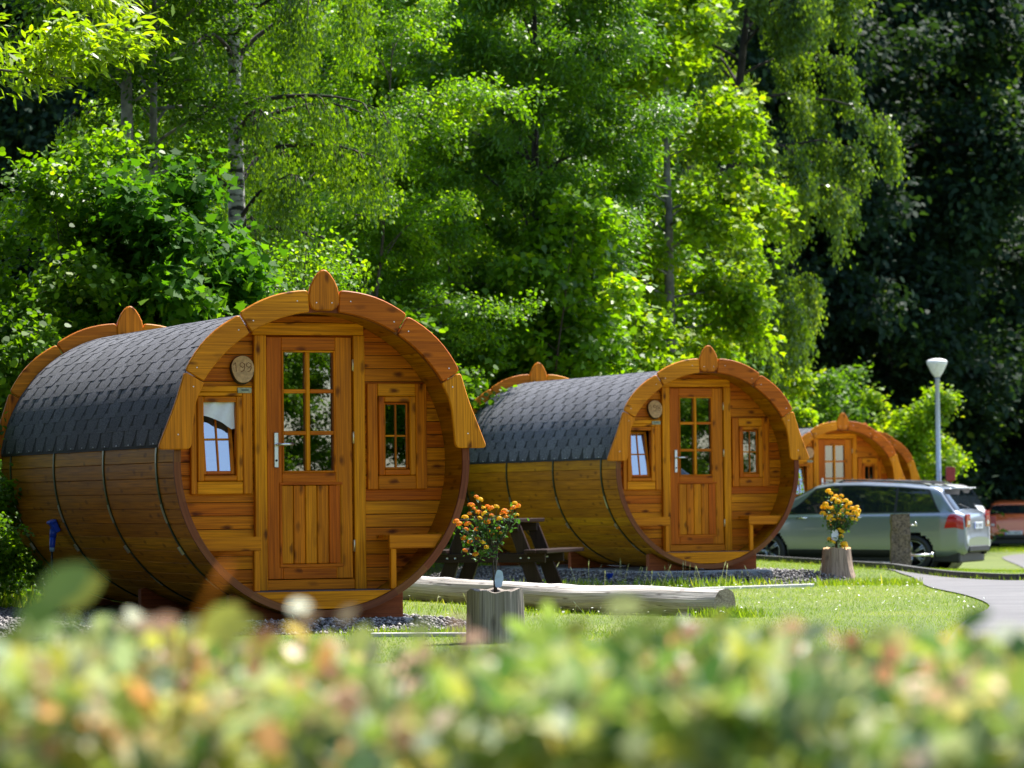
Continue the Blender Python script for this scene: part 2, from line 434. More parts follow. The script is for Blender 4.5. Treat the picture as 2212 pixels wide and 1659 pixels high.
def make_cabin():
    root = empty('barrel_cabin')
    Z = lambda z: z+CB
    # --- barrel of staves
    b = MB(11); n = 62
    for i in range(n):
        a0, a1 = 2*PI*i/n, 2*PI*(i+1)/n; da = .0035
        am = (a0+a1)/2
        prof = [(a0, R-.008), (a0+da, R), (am, R+.001), (a1-da, R), (a1, R-.008), (a1, RI), (a0, RI)]
        ring = [(r*math.cos(t), r*math.sin(t)+CB) for t, r in prof]
        k = len(ring); vs = []; wc = []
        for y in (.012, LEN-.012):
            for j, q in enumerate(ring):
                vs.append((q[0], y, q[1])); wc.append((y, prof[j][0]*R, prof[j][1]))
        fs = [(j, (j+1) % k, k+(j+1) % k, k+j) for j in range(k)]
        fs += [tuple(range(k))[::-1], tuple(range(k, 2*k))]
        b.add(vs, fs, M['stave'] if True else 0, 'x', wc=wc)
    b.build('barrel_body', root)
    # --- end rims
    for y0, y1 in ((-.012, .012), (LEN-.012, LEN+.012)):
        r_ = MB(12); m = 96; prof = [(R+.004, y0), (R+.004, y1), (RI-.004, y1), (RI-.004, y0)]
        for k in range(24):
            vs = []; wc = []
            for j in range(5):
                a = 2*PI*(k*4+j)/m
                for rr, y in prof: vs.append((rr*math.cos(a), y, rr*math.sin(a)+CB)); wc.append((a*R, rr, y))
            fs = [(j*4+q, j*4+(q+1) % 4, j*4+4+(q+1) % 4, j*4+4+q) for j in range(4) for q in range(4)]
            r_.add(vs, fs, M['rim'], 'x', wc=wc)
        r_.build('end_rim', root)
    # --- plank walls
    holes = [(-.33, .345, -.88, .935), (-.83, -.555, -.11, .455), (.54, .85, -.13, .50)]
    def plank_wall(yf, hl, seed, sgn=1):
        w_ = MB(seed); z = -1.1; row = 0
        while z < 1.1:
            z1 = min(z+.1, 1.1)
            cuts = sorted({z, z1} | {h for o in hl for h in (o[2], o[3]) if z < h < z1})
            for ca, cb_ in zip(cuts[:-1], cuts[1:]):
                mid = (ca+cb_)/2; zz = max(abs(ca), abs(cb_)) if ca*cb_ > 0 else 0
                def hw(q): return math.sqrt(max(0, (RI-.002)**2-q*q))
                iv = [(-9, 9)]
                for o in hl:
                    if o[2] < mid < o[3]:
                        iv = [x for (p, q) in iv for x in ((p, min(q, o[0])), (max(p, o[1]), q)) if x[1] > x[0]]
                for p, q in iv:
                    def X(s_, zq, lim): h = hw(zq); return max(-h, min(h, lim))
                    g0 = .0028 if ca == z else 0; g1 = .0028 if cb_ == z1 else 0
                    c_ = .004
                    zs = [ca+g0, ca+g0+c_, cb_-g1-c_, cb_-g1]; ys_ = [yf+sgn*c_, yf, yf, yf+sgn*c_]
                    vs = []
                    for zq, yy in zip(zs, ys_): vs += [(X(-1, zq, p), yy, Z(zq)), (X(1, zq, q), yy, Z(zq))]
                    yb = yf+sgn*.03
                    vs += [(X(-1, zs[0], p), yb, Z(zs[0])), (X(1, zs[0], q), yb, Z(zs[0])), (X(-1, zs[3], p), yb, Z(zs[3])), (X(1, zs[3], q), yb, Z(zs[3]))]
                    if abs(vs[3][0]-vs[2][0]) < .01: continue
                    fs = [(0, 1, 3, 2), (2, 3, 5, 4), (4, 5, 7, 6), (8, 9, 1, 0), (6, 7, 11, 10), (8, 10, 11, 9), (0, 2, 4, 6, 10, 8), (1, 9, 11, 7, 5, 3)]
                    wr = random.Random(int(row*31+seed+(p > -9)*7))
                    w_.add(vs, fs, M['wall'], 'x')
                    # backing strip so the grooves stay dark, not open
                    w_.box(X(-1, zz, p), X(1, zz, q), yf+sgn*.012, yf+sgn*.028, Z(ca), Z(cb_), M['inside'], 'x', 0)
            z = z1; row += 1
        return w_
    plank_wall(FAC, holes, 21).build('front_wall', root)
    plank_wall(LEN-.3, [], 22, -1).build('back_wall', root)
    # --- floor and fascia
    f = MB(13); hw = math.sqrt(RI**2-.965**2)-.004
    f.box(-hw, hw, .035, LEN-.34, Z(-.985), Z(-.957), M['rope'], 'y', .004)
    f.build('floor', root)
    q = [( .001+math.sqrt(max(0, (RI-.006)**2-zz*zz))*s_, Z(zz)) for s_, zz in [(-1, -.962)]+[(-1, -.962-(.13)*j/9) for j in range(1, 10)]+[(1, -.962-.13*(9-j)/9) for j in range(0, 10)]]
    f = MB(14); f.prism(q, .008, .034, M['trim'], 'x', .003); f.build('step_board', root)
    # --- door
    d = MB(15); yf = FAC-.035; yb = FAC+.02
    x0, x1, z0, z1 = -.328, .343, -.875, .932
    gx0, gx1, gz0, gz1 = -.208, .214, -.082, .832
    d.box(x0, gx0, yf, yb, Z(z0), Z(z1), M['door'], 'z')
    d.box(gx1, x1, yf, yb, Z(z0), Z(z1), M['door'], 'z')
    d.box(gx0, gx1, yf, yb, Z(gz1), Z(z1), M['door'], 'x')
    d.box(gx0, gx1, yf, yb, Z(-.175), Z(gz0), M['door'], 'x')
    d.box(gx0, gx1, yf, yb, Z(z0), Z(-.765), M['door'], 'x')
    # glazing beads, glazing bars
    for a, b_, c, e in ((gx0, gx0+.014, gz0, gz1), (gx1-.014, gx1, gz0, gz1)): d.box(a, b_, yf-.006, yb-.01, Z(c), Z(e), M['trim'], 'z', .004)
    for c, e in ((gz0, gz0+.014), (gz1-.014, gz1)): d.box(gx0+.014, gx1-.014, yf-.006, yb-.01, Z(c), Z(e), M['trim'], 'x', .004)
    xm = -.003
    d.box(xm-.016, xm+.016, yf-.003, yb-.012, Z(gz0+.014), Z(gz1-.014), M['trim'], 'z', .005)
    for zb in (.527, .214):
        d.box(gx0+.014, xm-.016, yf-.001, yb-.014, Z(zb-.015), Z(zb+.015), M['trim'], 'x', .005)
        d.box(xm+.016, gx1-.014, yf-.001, yb-.014, Z(zb-.015), Z(zb+.015), M['trim'], 'x', .005)
    # lower panel
    d.box(gx0-.026, gx1+.05, yf-.008, yf+.004, Z(-.79), Z(-.765), M['door'], 'x', .003)
    d.box(gx0-.026, gx1+.05, yf-.008, yf+.004, Z(-.175), Z(-.155), M['door'], 'x', .003)
    d.box(gx0-.026, gx0-.01, yf-.008, yf+.004, Z(-.765), Z(-.175), M['door'], 'z', .003)
    d.box(gx1+.034, gx1+.05, yf-.008, yf+.004, Z(-.765), Z(-.175), M['door'], 'z', .003)
    k = 5; xa, xb = gx0-.01, gx1+.034
    for i in range(k):
        a, e = xa+(xb-xa)*i/k, xa+(xb-xa)*(i+1)/k
        d.box(a+.002, e-.002, yf-.002, yb-.005, Z(-.762), Z(-.178), M['door'], 'z', .005)
    door = d.build('door', root)
    gp_ = MB(16); gp_.box(gx0+.005, gx1-.005, FAC, FAC+.006, Z(gz0+.005), Z(gz1-.005), M['glass'], 'x', 0); gp_.build('pane', door)
    h = MB(17)
    h.box(-.276, -.240, yf-.014, yf-.001, Z(-.044), Z(.219), M['metal'], 'z', .004)
    h.tube([(-.258, yf-.01, Z(.128)), (-.258, yf-.05, Z(.128))], .010, M['metal'])
    h.tube([(-.258, yf-.05, Z(.128)), (-.20, yf-.055, Z(.130)), (-.135, yf-.05, Z(.131))], .0105, M['metal'])
    h.tube([(-.258, yf-.018, Z(.01)), (-.258, yf-.012, Z(.01))], .009, M['black'])
    h.build('handle', door)
    for zc in (.722, .178, -.633):
        h = MB(18)
        h.tube([(.350, yf-.014, Z(zc-.045)), (.350, yf-.014, Z(zc+.045))], .0075, M['brass'], 8)
        h.box(.344, .349, yf-.010, yf+.01, Z(zc-.04), Z(zc+.04), M['brass'], 'z', 0)
        h.build('hinge', door)
    c = MB(19)                                           # door curtains hanging inside
    for xa, xb in ((.09, .205),):
        vs = []; fs = []; m = 12
        for j in range(m+1):
            x = xa+(xb-xa)*j/m; y = FAC+.10+.012*math.sin(j*2.4)
            vs += [(x, y, Z(-.15)), (x, y, Z(.86))]
        for j in range(m): fs.append((2*j, 2*j+2, 2*j+3, 2*j+1))
        c.add(vs, fs, M['curt'], smooth=True)
    c.build('curtain', root)
    # --- door casing
    t = MB(20); yc = FAC-.048
    t.box(-.425, -.331, yc, FAC, Z(-.96), Z(.945), M['trim'], 'z', .005)
    t.box(.356, .446, yc, FAC, Z(-.96), Z(.945), M['trim'], 'z', .005)
    t.box(-.437, .440, yc, FAC, Z(.948), Z(1.038), M['trim'], 'x', .005)
    t.box(-.331, .356, yc+.01, FAC+.02, Z(-.956), Z(-.882), M['trim'], 'x', .004)
    t.box(-.4, .42, yc-.0, FAC, Z(1.042), Z(1.088), M['wall'], 'x', .004)
    t.build('door_casing', root)
    # --- windows: casing > sash > pane
    def window(cx0, cx1, cz0, cz1, ox0, ox1, oz0, oz1, tilt, seed):
        y = FAC-.034; cw = .058
        c = MB(seed)
        c.box(cx0, ox0-.052, y, FAC, Z(cz0), Z(cz1), M['trim'], 'z', .005)
        c.box(ox1+.052, cx1, y, FAC, Z(cz0), Z(cz1), M['trim'], 'z', .005)
        c.box(ox0-.050, ox1+.050, y, FAC, Z(oz1+.045), Z(cz1), M['trim'], 'x', .005)
        c.box(ox0-.050, ox1+.050, y, FAC, Z(cz0), Z(oz0-.045), M['trim'], 'x', .005)
        # inner frame
        y2 = y-.010
        c.box(ox0-.048, ox0, y2, FAC+.03, Z(oz0-.043), Z(oz1+.043), M['door'], 'z', .006)
        c.box(ox1, ox1+.048, y2, FAC+.03, Z(oz0-.043), Z(oz1+.043), M['door'], 'z', .006)
        c.box(ox0, ox1, y2+.001, FAC+.03, Z(oz1), Z(oz1+.042), M['door'], 'x', .006)
        c.box(ox0, ox1, y2+.001, FAC+.03, Z(oz0-.042), Z(oz0), M['door'], 'x', .006)
        w_ = c.build('window', root)
        # deeper lining
        T = Matrix.Translation((0, FAC+.012, Z(oz0+.004))) @ Matrix.Rotation(-tilt, 4, 'X') @ Matrix.Translation((0, -FAC-.012, -Z(oz0+.004)))
        s_ = MB(seed+1); fw = .028 if tilt else .016; ys0, ys1 = FAC-.006, FAC+.024
        a0, a1, b0, b1 = ox0+.003, ox1-.003, oz0+.003, oz1-.003
        s_.box(a0, a0+fw, ys0, ys1, Z(b0), Z(b1), M['door'], 'z', .004, T)
        s_.box(a1-fw, a1, ys0, ys1, Z(b0), Z(b1), M['door'], 'z', .004, T)
        s_.box(a0+fw, a1-fw, ys0, ys1, Z(b0), Z(b0+fw), M['door'], 'x', .004, T)
        s_.box(a0+fw, a1-fw, ys0, ys1, Z(b1-fw), Z(b1), M['door'], 'x', .004, T)
        xm, zm = (a0+a1)/2, (b0+b1)/2
        s_.box(xm-.007, xm+.007, ys0, ys1-.004, Z(b0+fw), Z(b1-fw), M['trim'], 'z', .003, T)
        s_.box(a0+fw, xm-.007, ys0+.002, ys1-.006, Z(zm-.007), Z(zm+.007), M['trim'], 'x', .003, T)
        s_.box(xm+.007, a1-fw, ys0+.002, ys1-.006, Z(zm-.007), Z(zm+.007), M['trim'], 'x', .003, T)
        s_.build('sash', w_)
        p_ = MB(seed+2); p_.box(a0+fw-.004, a1-fw+.004, FAC+.006, FAC+.011, Z(b0+fw-.004), Z(b1-fw+.004), M['glass2'] if tilt else M['glass'], 'x', 0, T)
        p_.build('pane', w_)
    window(-.918, -.440, -.238, .520, -.818, -.566, -.098, .445, math.radians(11), 30)
    window(.470, .946, -.212, .585, .604, .806, -.064, .446, 0, 40)
    t = MB(24); t.box(-.86, -.44, FAC-.03, FAC, Z(.523), Z(.566), M['trim'], 'x', .004); t.build('window_head_board', root)
    # --- benches
    for s_, xi, nm in ((-1, .475, 'bench'), (1, .525, 'bench')):
        bq = MB(50+s_); zt, zb = -.552, -.655
        hwt = math.sqrt((RI-.006)**2-zt*zt); hwb = math.sqrt((RI-.006)**2-zb*zb)
        bq.prism([(s_*xi, Z(zt)), (s_*hwt, Z(zt)), (s_*hwb, Z(zb)), (s_*xi, Z(zb))], .030, .062, M['trim'], 'x', .004, bv=.75)
        for j in range(3):
            ya = .064+j*.108; yb_ = min(ya+.104, FAC-.05)
            bq.prism([(s_*xi, Z(zt-.004)), (s_*(hwt-.004), Z(zt-.004)), (s_*(hwt-.022), Z(zt-.03)), (s_*xi, Z(zt-.03))], ya, yb_, M['trim'], 'x', .003)
        bn = bq.build(nm, root)
        lg = MB(52+s_); xl = s_*(xi+.012) ; xr = s_*(xi+.056)
        lg.box(xl, xr, .034, .075, Z(-.955), Z(zb-.002), M['trim'], 'z', .004, bv=.7)
        lg.build('leg', bn)
    # --- number disc (log slice), plaque
    n_ = MB(60); cx, cz = -.515, .69
    T = Matrix.Translation((cx, FAC-.052, Z(cz))) @ Matrix.Rotation(math.radians(-13), 4, 'X')
    pts = [((.086+.004*math.sin(3*a))*math.cos(a), (.108+.005*math.sin(2*a+1))*math.sin(a)) for a in [2*PI*i/36 for i in range(36)]]
    n_.prism(pts, -.002, .006, M['endgrain'], 'x', .002, rot=T)
    n_.prism([(p[0]*1.04, p[1]*1.04) for p in pts], .006, .044, M['bark'], 'x', 0, rot=T)
    n_.build('number_disc', root)
    pl = MB(61); pl.box(-.555, -.446, FAC-.044, FAC-.03, Z(.512), Z(.553), M['nplate'], 'x', .003)
    pl.box(-.525, -.470, FAC-.0455, FAC-.043, Z(.527), Z(.541), M['nplated'], 'x', 0)
    pl.build('plaque', root)
    # --- hoops
    for s0 in (.44, 1.89, 3.38, 4.80):
        h = MB(62)
        def strap(a0, a1, r0, r1, hw_, m, k):
            vs = []; fs = []
            for j in range(k+1):
                a = math.radians(a0+(a1-a0)*j/k)
                for rr, y in ((r1, s0-hw_), (r1, s0+hw_), (r0, s0+hw_), (r0, s0-hw_)):
                    vs.append((rr*math.cos(a), y, rr*math.sin(a)+CB))
            for j in range(k):
                for q_ in range(4): fs.append((j*4+q_, j*4+(q_+1) % 4, j*4+4+(q_+1) % 4, j*4+4+q_))
            fs += [(0, 1, 2, 3), tuple(4*k+q_ for q_ in (3, 2, 1, 0))]
            h.add(vs, fs, m, smooth=False)
        strap(174, 366, R+.0015, R+.011, .017, M['hoop'], 60)
        for a in (199, 341): strap(a-3.6, a+3.6, R+.0115, R+.017, .014, M['hoopb'], 5)
        for a in (214, 326): strap(a-1.6, a+1.6, R+.0115, R+.03, .012, M['hoopb'], 3)
        for a in (231, 309): strap(a-3, a+3, R+.0115, R+.016, .010, M['hoopb'], 4)
        h.build('hoop', root)
    # --- roof
    r_ = MB(63)
    a_edge = 84.5; Rr = R+.013
    k = 60; vs = []; fs = []
    for j in range(k+1):
        a = math.radians(-a_edge+2*a_edge*j/k)
        for rr in (R+.003, Rr):
            for y in (.004, LEN-.004): vs.append((rr*math.sin(a), y, rr*math.cos(a)+CB))
    for j in range(k):
        o = 4*j; fs += [(o+2, o+3, o+7, o+6), (o, o+4, o+5, o+1), (o, o+2, o+6, o+4), (o+1, o+5, o+7, o+3)]
    fs += [(0, 1, 3, 2), tuple(4*k+q_ for q_ in (0, 2, 3, 1))]
    r_.add(vs, fs, M['felt'])
    tab = .333; e = 5.95                                 # tab width in m, exposed course height in degrees
    ntab = 16
    ncr = 15
    for sgn in (-1, 1):
        for c_ in range(ncr):
            base = a_edge - 1.0 - e*c_                     # lower edge of this course (degrees from the top)
            off = (c_ % 2)*tab/2
            for i in range(-1, ntab+1):
                ya0 = i*tab+off
                # profile of the lower edge across the tab: slot, slope, flat, slope, slot
                cols = [(0, 1.0), (.019, 1.0), (.0195, .68), (.066, 0), (.267, 0), (.3135, .68), (.314, 1.0), (.333, 1.0)]
                vs = []; fs = []; nn = 5
                cc = []
                for y, f_ in cols:
                    Y_ = ya0+y
                    cc.append((min(max(Y_, .006), LEN-.006), f_))
                if cc[-1][0]-cc[0][0] < .01: continue
                rr0, rr1 = Rr+.0050, Rr+.0022
                wob = r_.rng.uniform(-.0012, .0012)
                for Y_, f_ in cc:
                    for j in range(nn+1):
                        u = f_+(1.3-f_)*j/nn
                        ad = max(base-e*u, 0 if sgn > 0 else 0)
                        rad = rr0+wob+(rr1-rr0)*(u/1.3)
                        a = math.radians(ad)*sgn
                        vs.append((rad*math.sin(a), Y_, rad*math.cos(a)+CB))
                st = nn+1; kc = len(cc)
                low = len(vs)
                for Y_, f_ in cc:
                    a = math.radians(max(base-e*f_, 0))*sgn
                    vs.append(((Rr+.0005)*math.sin(a), Y_, (Rr+.0005)*math.cos(a)+CB))
                for q_ in range(kc-1):
                    for j in range(nn):
                        A_ = (q_*st+j, q_*st+j+1, (q_+1)*st+j+1, (q_+1)*st+j)
                        fs.append(A_ if sgn > 0 else A_[::-1])
                    A_ = (q_*st, (q_+1)*st, low+q_+1, low+q_); fs.append(A_ if sgn > 0 else A_[::-1])
                r_.add(vs, fs, M['shingle'])
    for i in range(ntab+1):                               # nail heads along the lower edge
        for sgn in (-1, 1):
            a = math.radians(a_edge-1.4)*sgn; y = .15+i*tab
            if y < LEN-.1: r_.lathe([(.006, 0), (.006, .004), (.003, .006)], M['screw'], 6, ((Rr+.012)*math.sin(a), y, (Rr+.012)*math.cos(a)+CB), axis='x')
    r_.build('roof', root)
    # --- arches
    for yf_, yb_, sd_ in ((-.050, -.013, 64), (LEN+.013, LEN+.050, 65)):
        A_ = MB(sd_)
        for sgn in (-1, 1):
            def P(r__, d): x, z = arcpt(r__, d); return (sgn*x, z)
            seg = [P(1.270+.012*math.sin(PI*j/8), 5.6+(31.0-5.6)*j/8) for j in range(9)]+[P(1.105, 30.6-(30.6-5.9)*j/8) for j in range(9)]
            A_.prism(round_poly(seg, [.03]+[0]*7+[.03]+[.012]+[0]*7+[.02]), yf_, yb_, M['arch'], 'x', .007)
            seg = [P(1.262+.016*math.sin(PI*j/8), 31.4+(58.0-31.4)*j/8) for j in range(9)]+[P(1.102, 57.8-(57.8-31.6)*j/8) for j in range(9)]
            T = None
            A_.prism(round_poly(seg, [.03]+[0]*7+[.03]+[.012]+[0]*7+[.02]), yf_, yb_, M['arch'], 'x', .007)
            x_, z_ = P(1.262, 58.5); xi_, zi_ = P(1.092, 58.2)
            q_ = [(x_, z_), (sgn*1.14, CB+.45), (sgn*1.287, CB+.09), (sgn*1.03, CB+.09), (sgn*1.0, CB+.42), (xi_, zi_)]
            A_.prism(round_poly(q_, [.035, .1, .045, .045, .1, .012], 5), yf_, yb_, M['arch'], 'z', .007)
            for rr, dd in ((1.2, 10), (1.17, 28), (1.17, 34.5), (1.2, 55), (1.15, 61.5)):
                x_, z_ = P(rr, dd); yy = yf_-.001 if yf_ < 1 else yb_-.002
                A_.lathe([(.0055, 0), (.0055, .003)], M['screw'], 6, (x_, yy-.001, z_), axis='y')
            A_.lathe([(.0055, 0), (.0055, .003)], M['screw'], 6, (sgn*1.13, yf_-.002 if yf_ < 1 else yb_-.001, CB+.2), axis='y')
        A_.build('arch_board', root)
        fn = MB(sd_+5)
        h = [(-.062, 1.112), (.062, 1.112), (.098, 1.130), (.118, 1.175), (.121, 1.225), (.108, 1.285), (.082, 1.340), (.050, 1.385), (.022, 1.410), (0, 1.416),
             (-.022, 1.410), (-.050, 1.385), (-.082, 1.340), (-.108, 1.285), (-.121, 1.225), (-.118, 1.175), (-.098, 1.130)]
        fn.prism([(x, Z(z)) for x, z in h], yf_-.004, yb_-.004 if yf_ < 1 else yb_+.004, M['arch'], 'z', .009, bv=.5)
        for x in (-.06, .06): fn.lathe([(.0055, 0), (.0055, .003)], M['screw'], 6, (x, yf_-.006, Z(1.17)), axis='y')
        fn.build('finial', root)
    # --- cradles
    for y in (.17, 2.5, 4.85):
        c = MB(70)
        arc = [(x, Z(-math.sqrt((R+.012)**2-x*x))) for x in [(-.64+1.28*j/20) for j in range(21)]]
        pts = [(-.68, 0), (.68, 0), (.68, Z(-.985)), (.64, arc[-1][1])]+arc[::-1][1:]+[(-.68, Z(-.985))]
        c.prism(pts, y, y+.09, M['cradle'], 'x', .004)
        c.build('cradle', root)
    return root

cabin = make_cabin()
GR = 'barrel cabins in a row on the lawn'
B1 = (-1.401, 27.393, .291, .3816); B2 = (2.247, 42.62, .3216, .3802); B3 = (6.05, 68.0, .09, .34); B4 = (7.12, 75.0, .04, .34)
cabins = []
labs = ['largest nearest barrel cabin with white cloth in its window and a blue socket',
        'middle orange barrel cabin behind the dark picnic table, its tilted window pane shining blue',
        'small distant barrel cabin half hidden behind the grey estate car',
        'farthest barrel cabin, only its right arch showing behind the third cabin']
for k, (X, Y, Z_, th) in enumerate((B1, B2, B3, B4)):
    c = cabin if k == 0 else copy_tree(cabin)
    c.location = (X, Y, Z_-CB); c.rotation_euler = (0, 0, th)
    tag(c, labs[k], 'cabin', GR); cabins.append(c)
def child(o, nm): return [q for q in bpy.data.objects if q.parent == o and q.name.split('.')[0] == nm]
# carved numbers, each cabin its own
def digit_tubes(mb, txt, x0, z0, h, y, T=None):
    segs = {'1': [[(0, .7), (.3, 1), (.3, 0)]], '9': [[(.55, .62), (.3, .45), (.05, .62), (.05, .85), (.3, 1), (.55, .85), (.55, .45), (.4, .1), (.1, 0)]],
            '8': [[(.3, .5), (.05, .7), (.1, .93), (.3, 1), (.5, .93), (.55, .7), (.3, .5), (.03, .3), (.08, .07), (.3, 0), (.52, .07), (.57, .3), (.3, .5)]]}
    for i, ch in enumerate(txt):
        for pl in segs[ch]:
            pts = [(x0+i*h*.72+p[0]*h, y, z0+p[1]*h) for p in pl]
            if T is not None: pts = [T @ Vector(q) for q in pts]
            mb.tube(pts, .0030, M['carve'], 5, smooth=False)
T = Matrix.Translation((-.515, FAC-.052, CB+.69)) @ Matrix.Rotation(math.radians(-13), 4, 'X')
for c, txt in ((cabins[0], '199'), (cabins[1], '198')):
    nb = MB(80); w0 = .078*.72*len(txt)-.02
    digit_tubes(nb, txt, -w0/2, -.02, .070, -.0025, T)
    nb.build('carved_number', child(c, 'number_disc')[0])
# white cloth hanging in the nearest cabin's tilted window
wc_ = MB(81); vs = []; fs = []
for i in range(13):
    t = i/12; x = -.815+.246*t; low = .345-.115*t**1.6+(.02 if t > .96 else 0)
    for j in range(6):
        u = j/5; vs.append((x, FAC-.012+.010*math.sin(i*1.1+j*.7)+u*.014, CB+.447+(low-.447)*u))
for i in range(12):
    for j in range(5): a = i*6+j; fs.append((a, a+6, a+7, a+1))
wc_.add(vs, fs, M['white'], smooth=True); wc_.build('white_cloth', cabins[0])
# blue power socket with its plug and cable
def on_side(s, z):  return Vector((-math.sqrt((R+.004)**2-z*z), s, z+CB))
sk = MB(82); SK = .58
p0 = on_side(3.66, -.47); nrm = Vector((p0.x, 0, p0.z-CB)).normalized(); up = Vector((0, 0, 1))-nrm*nrm.z; up.normalize(); ax = Vector((0, 1, 0))
Tm = Matrix.Translation(p0) @ Matrix((ax, up, nrm)).transposed().to_4x4() @ Matrix.Scale(SK, 4)
sk.box(-.085, .085, -.09, .09, .0, .09, M['blue'], 'x', .015, Tm)
sk.box(-.10, .10, .05, .10, .0, .11, M['blue'], 'x', .015, Tm)
sk.tube([Tm @ Vector((0, -.03, .07)), Tm @ Vector((0, -.13, .13))], [.055*SK, .05*SK], M['blue'], 12)
so_ = sk.build('power_socket', cabins[0])
q0 = Tm @ Vector((0, -.12, .125))
sk = MB(83); sk.tube([q0, q0+Vector((-.006, 0, -.08)), q0+Vector((-.006, 0, -.09))], [.026, .024, .02], M['blue'], 12)
sk.tube([q0+Vector((-.006, 0, -.09)), q0+Vector((-.008, 0, -.125))], [.024, .018], M['bluel'], 12)
sk.build('plug', so_)
sk = MB(84); sk.tube([q0+Vector((-.008, 0, -.12)), q0+Vector((-.008, 0, -.30)), q0+Vector((.0, .01, -.46)), q0+Vector((.10, -.04, -.56)), q0+Vector((.2, -.1, -.60))], .009, M['black'], 8)
sk.build('cable', so_)

def world_at(Bk, x, s, z):
    X, Y, Z_, th = Bk; return (X+math.cos(th)*x-math.sin(th)*s, Y+math.sin(th)*x+math.cos(th)*s, Z_+z)
# concrete pads under the cabins
pl_ = ['low concrete pad under the nearest barrel cabin', 'concrete pad with lit right edge under the middle barrel cabin', 'concrete pad under the third cabin behind the grey car', 'concrete pad under the farthest cabin']
for k, Bk in enumerate((B1, B2, B3, B4)):
    X, Y, Z_, th = Bk; c = MB(90+k); zt = Z_-CB-.004; zg = g(X, Y)-.1
    c.box(-.79, .76, -.12, 5.1, zg-zt, 0, M['concrete'], 'x', .008)
    o = c.build('concrete_pad'); o.location = (X, Y, zt); o.rotation_euler = (0, 0, th)
    tag(o, pl_[k], 'concrete pad', 'concrete pads under the cabins')

# ------------------------------------------------------------------ leaves
def ellipse_leaf(w=.5, n=6): return [(0, 0), (.22, w*.42), (.55, w*.5), (.82, w*.3), (1, 0), (.82, -w*.3), (.55, -w*.5), (.22, -w*.42)]
LEAF = {
 'oval': ellipse_leaf(.62), 'long': [(0, 0), (.35, .15), (.7, .12), (1, 0), (.7, -.12), (.35, -.15)],
 'dia': [(0, 0), (.4, .36), (1, 0), (.4, -.36)],
 'maple': [(0, 0), (.05, .36), (.22, .30), (.38, .56), (.52, .30), (.60, .26), (1, 0), (.60, -.26), (.52, -.30), (.38, -.56), (.22, -.30), (.05, -.36)],
 'round': [(0, 0), (.12, .36), (.45, .5), (.8, .36), (1, 0), (.8, -.36), (.45, -.5), (.12, -.36)],
}
def leaf_mesh(name, P, D, Nn, size, tmpl, lv, mat, fold=.22):
    P = np.asarray(P, np.float32); n = len(P)
    D = D/np.linalg.norm(D, axis=1, keepdims=True)
    Sd = np.cross(Nn, D); Sd /= (np.linalg.norm(Sd, axis=1, keepdims=True)+1e-9)
    Nn = np.cross(D, Sd)
    T = np.array(LEAF[tmpl], np.float32); k = len(T)
    V = (P[:, None]+size[:, None, None]*(T[None, :, 0, None]*D[:, None]+T[None, :, 1, None]*Sd[:, None]
         + (np.abs(T[None, :, 1, None])*fold-T[None, :, 0, None]**2*.12)*Nn[:, None])).reshape(-1, 3)
    me = bpy.data.meshes.new(name)
    me.vertices.add(n*k); me.vertices.foreach_set('co', V.astype(np.float32).ravel())
    me.loops.add(n*k); me.loops.foreach_set('vertex_index', np.arange(n*k, dtype=np.int32))
    me.polygons.add(n); me.polygons.foreach_set('loop_start', np.arange(n, dtype=np.int32)*k)
    a = me.attributes.new('lv', 'FLOAT', 'FACE'); a.data.foreach_set('value', np.clip(lv, 0, 1).astype(np.float32))
    me.materials.append(mat); me.update(calc_edges=True)
    return me
def rnd_unit(rg, n):
    v = rg.normal(size=(n, 3)); return v/np.linalg.norm(v, axis=1, keepdims=True)

G = (.05, .10, .012)
TM = (2.0, 1.9, .30)
LM = {
 'hazel': leafmat('hazel_leaves', [(0, (.030, .080, .006)), (.5, (.070, .155, .008)), (.85, (.14, .25, .012)), (1, (.23, .33, .02))], .52, TM, .5, .25),
 'maple': leafmat('young_maple_leaves', [(0, (.024, .080, .012)), (.6, (.052, .150, .012)), (1, (.12, .23, .015))], .52, TM, .6, .12),
 'birch': leafmat('birch_leaves', [(0, (.045, .10, .005)), (.6, (.10, .19, .008)), (1, (.20, .30, .015))], .54, TM),
 'elm': leafmat('hornbeam_leaves', [(0, (.050, .12, .004)), (.6, (.115, .24, .007)), (1, (.25, .36, .012))], .57, TM, .45, .4),
 'ash': leafmat('ash_leaves', [(0, (.035, .10, .008)), (.6, (.080, .18, .012)), (1, (.15, .27, .02))], .52, TM),
 'yellow': leafmat('yellow_green_leaves', [(0, (.08, .17, .006)), (.6, (.155, .26, .008)), (1, (.29, .33, .015))], .52, TM, .5, .25),
 'grey': leafmat('grey_green_leaves', [(0, (.045, .095, .012)), (.6, (.095, .170, .022)), (1, (.19, .27, .05))], .52, TM),
 'dark': leafmat('dark_forest_leaves', [(0, (.010, .024, .016)), (.7, (.020, .048, .024)), (.92, (.035, .08, .024)), (1, (.16, .24, .03))], .32, TM, rough=.65, spec=.12),  # palest stop paints sunlit specks into the dark foliage colour
 'walnut': leafmat('lance_leaves', [(0, (.10, .19, .008)), (.6, (.20, .30, .012)), (1, (.32, .38, .03))], .54, TM, .45, .4),
}
M['birchbark'] = plain('white_birch_bark', (.42, .40, .38), .8, var=.35, scale=14)
